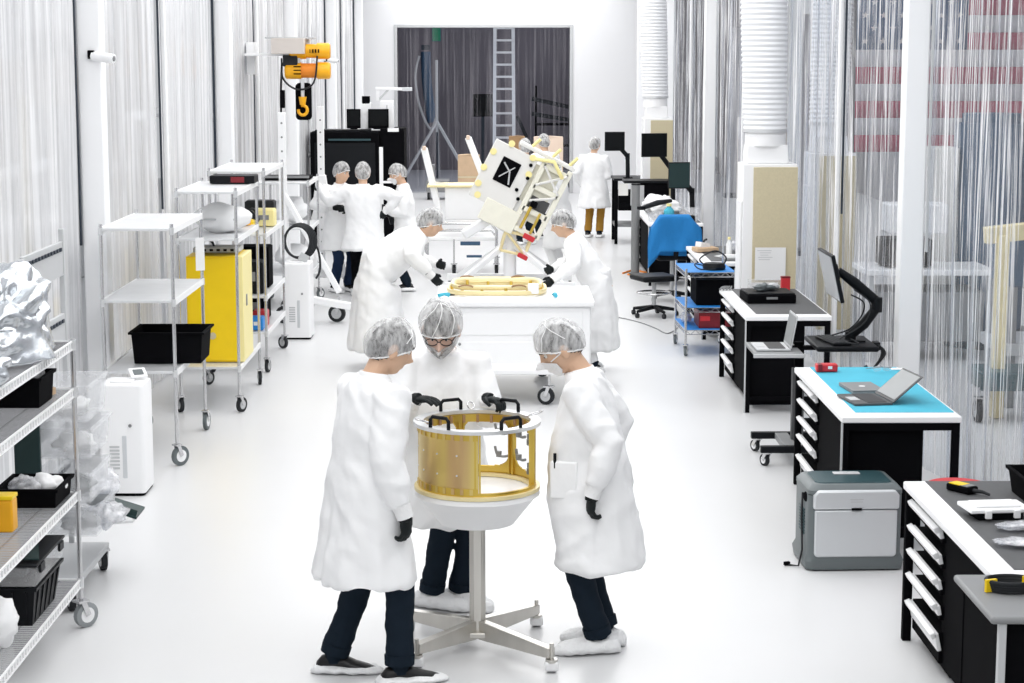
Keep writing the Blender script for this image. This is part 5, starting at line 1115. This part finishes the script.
# left hall
for i,(y,h_) in enumerate(((31,3.55),(37.5,3.55),(44.5,3.55))):
    t=struct(B().bb((-8.8,y-2.1,0),(-8.74,y+2.1,h_)).build('door_%d'%(i+2),'outgrey')); 
for i,(y,z,l) in enumerate(((17.8,1.95,'white pipe rail behind the near left curtain'),(25.5,2.3,'white pipe rail behind the left curtain beyond the yellow cabinet'),(31.5,2.1,'white pipe rail behind the far left curtain'))):
    t=thing('pipe_rail',l,'rail',(-4.6,y,0)); B().cyl((0,-1.8,z),(0,1.8,z),.06,n=12).build('rail','white',t)
    for yy in (-1.7,1.7): B().cyl((0,yy,0),(0,yy,z),.05,n=12).build('post','white',t)
t=thing('tan_crate','tan and grey stacked crate seen faintly through the left curtain','crate',(-6.4,26.3,0)); B().box((0,0,1.2),(1.2,1.6,2.4)).build('body','lgrey',t,bev=.03); B().box((0,0,2.7),(1.2,1.6,.6)).build('top','beam',t,bev=.03)
t=thing('beige_column','thin beige pipe standing behind the left curtain near the air purifier','pipe',(-4.2,16.9,0)); B().cyl((0,0,0),(0,0,2.7),.05,n=12).build('pipe','tan',t); B().cyl((0,0,0),(0,0,.03),.12,n=16).build('base','lgrey',t)
# right hall: the flag and what stands before it
fx0,fy,fz1,sh=4.2,22.6,4.52,.2
fl=thing('wall_flag','large flag of red and white stripes with starred blue corner behind the right curtain','flag',(fx0,fy,fz1-13*sh))
def wav(x,z): return .05*math.sin(x*2.1+z*.5)+.02*math.sin(x*5)
for k in range(13):
    x0=0 if k<6 else 1.95; z0=k*sh
    x0=1.3 if k>=6 else 0
    B().grid(40,2,lambda u,v:V((x0+(4.4-x0)*u,wav(x0+(4.4-x0)*u,z0+sh*v),z0+sh*v))).build('stripe','flagred' if k%2==0 else 'flagwhite',fl,smooth=180,solid=.006)
cn=B().grid(20,6,lambda u,v:V((1.3*u,wav(1.3*u,6*sh+7*sh*v),6*sh+7*sh*v))).build('canton','flagblue',fl,smooth=180,solid=.006)
b=B()
for r_ in range(9):
    for c_ in range(6 if r_%2==0 else 5):
        x=.1+.22*c_+(.11 if r_%2 else 0); z=6*sh+.1+.15*r_; y=wav(x,z)-.008; pts=[(x+.045*(1 if i%2==0 else .4)*math.sin(PI*i/5),y,z+.045*(1 if i%2==0 else .4)*math.cos(PI*i/5)) for i in range(10)]
        b.add(pts,[tuple(range(10))])
b.build('star','flagwhite',cn,smooth=180)
B().cyl((-.1,.05,13*sh+.02),(4.5,.05,13*sh+.02),.025,n=10).build('pole','lgrey',fl)
for x in (-.1,4.5): B().cyl((x,.08,-1.2),(x,.08,13*sh+.05),.04,n=10).build('upright','lgrey',fl)
t=thing('yellow_crane','yellow mobile crane frame seen blurred through the near right curtain','crane',(4.35,15.8,0)); B().bar((-.3,0,1.55),(1.7,.2,1.75),.1,.14).build('boom','pgold',t,bev=.01); B().box((-.15,0,.78),(.1,.1,1.55)).build('mast','pgold',t,bev=.008); B().box((-.1,0,.35),(.5,.5,.16)).build('base','slated',t,bev=.02); B().box((1.5,.2,.85),(.1,.1,1.7)).build('mast','pgold',t,bev=.008)
for x in (-.35,.2): caster(t,x,-.2,.3,r=.1,w=.05)
t=thing('blue_machine','dull blue boxed machine on a stand behind the near right curtain','machine',(4.95,16.6,0)); B().box((0,0,1.3),(1.1,.7,.5)).build('body','dblue',t,bev=.03); B().box((0,0,.52),(1.2,.8,.1)).build('shelf','lgrey',t)
for sx in (-1,1):
    for sy in (-1,1): B().box((sx*.52,sy*.32,.53),(.07,.07,1.06)).build('leg','mgrey',t)
t=thing('dark_tank','tall dark cylinder machine behind the near right curtain, under the flag','tank',(5.15,20.0,0)); B().cyl((0,0,.2),(0,0,2.35),.38,n=28).build('shell','dblue',t,smooth=40); B().cyl((0,0,2.35),(0,0,2.45),.3,n=28).build('cap','dblue',t,smooth=40); B().box((-.55,0,1.1),(.35,.4,2.0)).build('panel','offw',t,bev=.02); B().cyl((0,0,0),(0,0,.2),.42,n=28).build('base','seam',t)
t=thing('white_bench','white work table with dark boxes behind the right curtain beside the blue-mat bench','table',(4.3,19.2,0)); B().box((0,0,.9),(1.3,.8,.06)).build('top','white',t,bev=.01); B().box((-.2,0,1.08),(.5,.4,.28)).build('box','blackp',t,bev=.02); B().box((-.1,0,1.42),(.6,.4,.3)).build('box','plas',t,bev=.02); B().box((0,0,.45),(1.1,.7,.5)).build('cabinet','mgrey',t,bev=.01)
for sx in (-1,1):
    for sy in (-1,1): B().box((sx*.6,sy*.35,.44),(.06,.06,.87)).build('leg','lgrey',t)
t=thing('pallet_wrap','bluish white wrapped pallet on the hall floor behind the near right curtain','pallet',(4.5,13.6,0)); b=B(); blob(b,(0,0,.38),(.6,.5,.4),95,.15); b.build('wrap','plas',t,smooth=180); B().box((0,0,.05),(1.1,.9,.1)).build('pallet','card',t)
t=thing('dark_banner','tall dark grey banner panel behind the right curtain by the wide duct','banner',(4.9,29.5,0)); B().box((0,0,1.9),(.5,.06,3.6)).build('panel','outgrey',t,bev=.01); B().box((0,0,.04),(.7,.5,.08)).build('base','seam',t)
t=thing('dark_banner','tall grey banner panel behind the right curtain between the two ducts','banner',(5.3,42,0)); B().box((0,0,1.9),(.6,.06,3.6)).build('panel','outgrey',t,bev=.01); B().box((0,0,.04),(.7,.5,.08)).build('base','seam',t)
t=thing('pink_locker','pinkish grey locker behind the right curtain left of the tan filter unit','locker',(4.6,33.5,0)); B().box((0,0,1.0),(.8,.6,2.0)).build('body','beam',t,bev=.01); B().box((0,-.31,1.0),(.74,.02,1.9)).build('door','pink',t,bev=.005); B().box((.28,-.33,1.0),(.03,.03,.2)).build('handle','mgrey',t)
filt('tan filter unit standing outside the curtain, blurred by the plastic',3.62,20.9,2.0,.5,.45,.21,.05,'white ribbed duct outside the curtain, seen through the plastic',3)
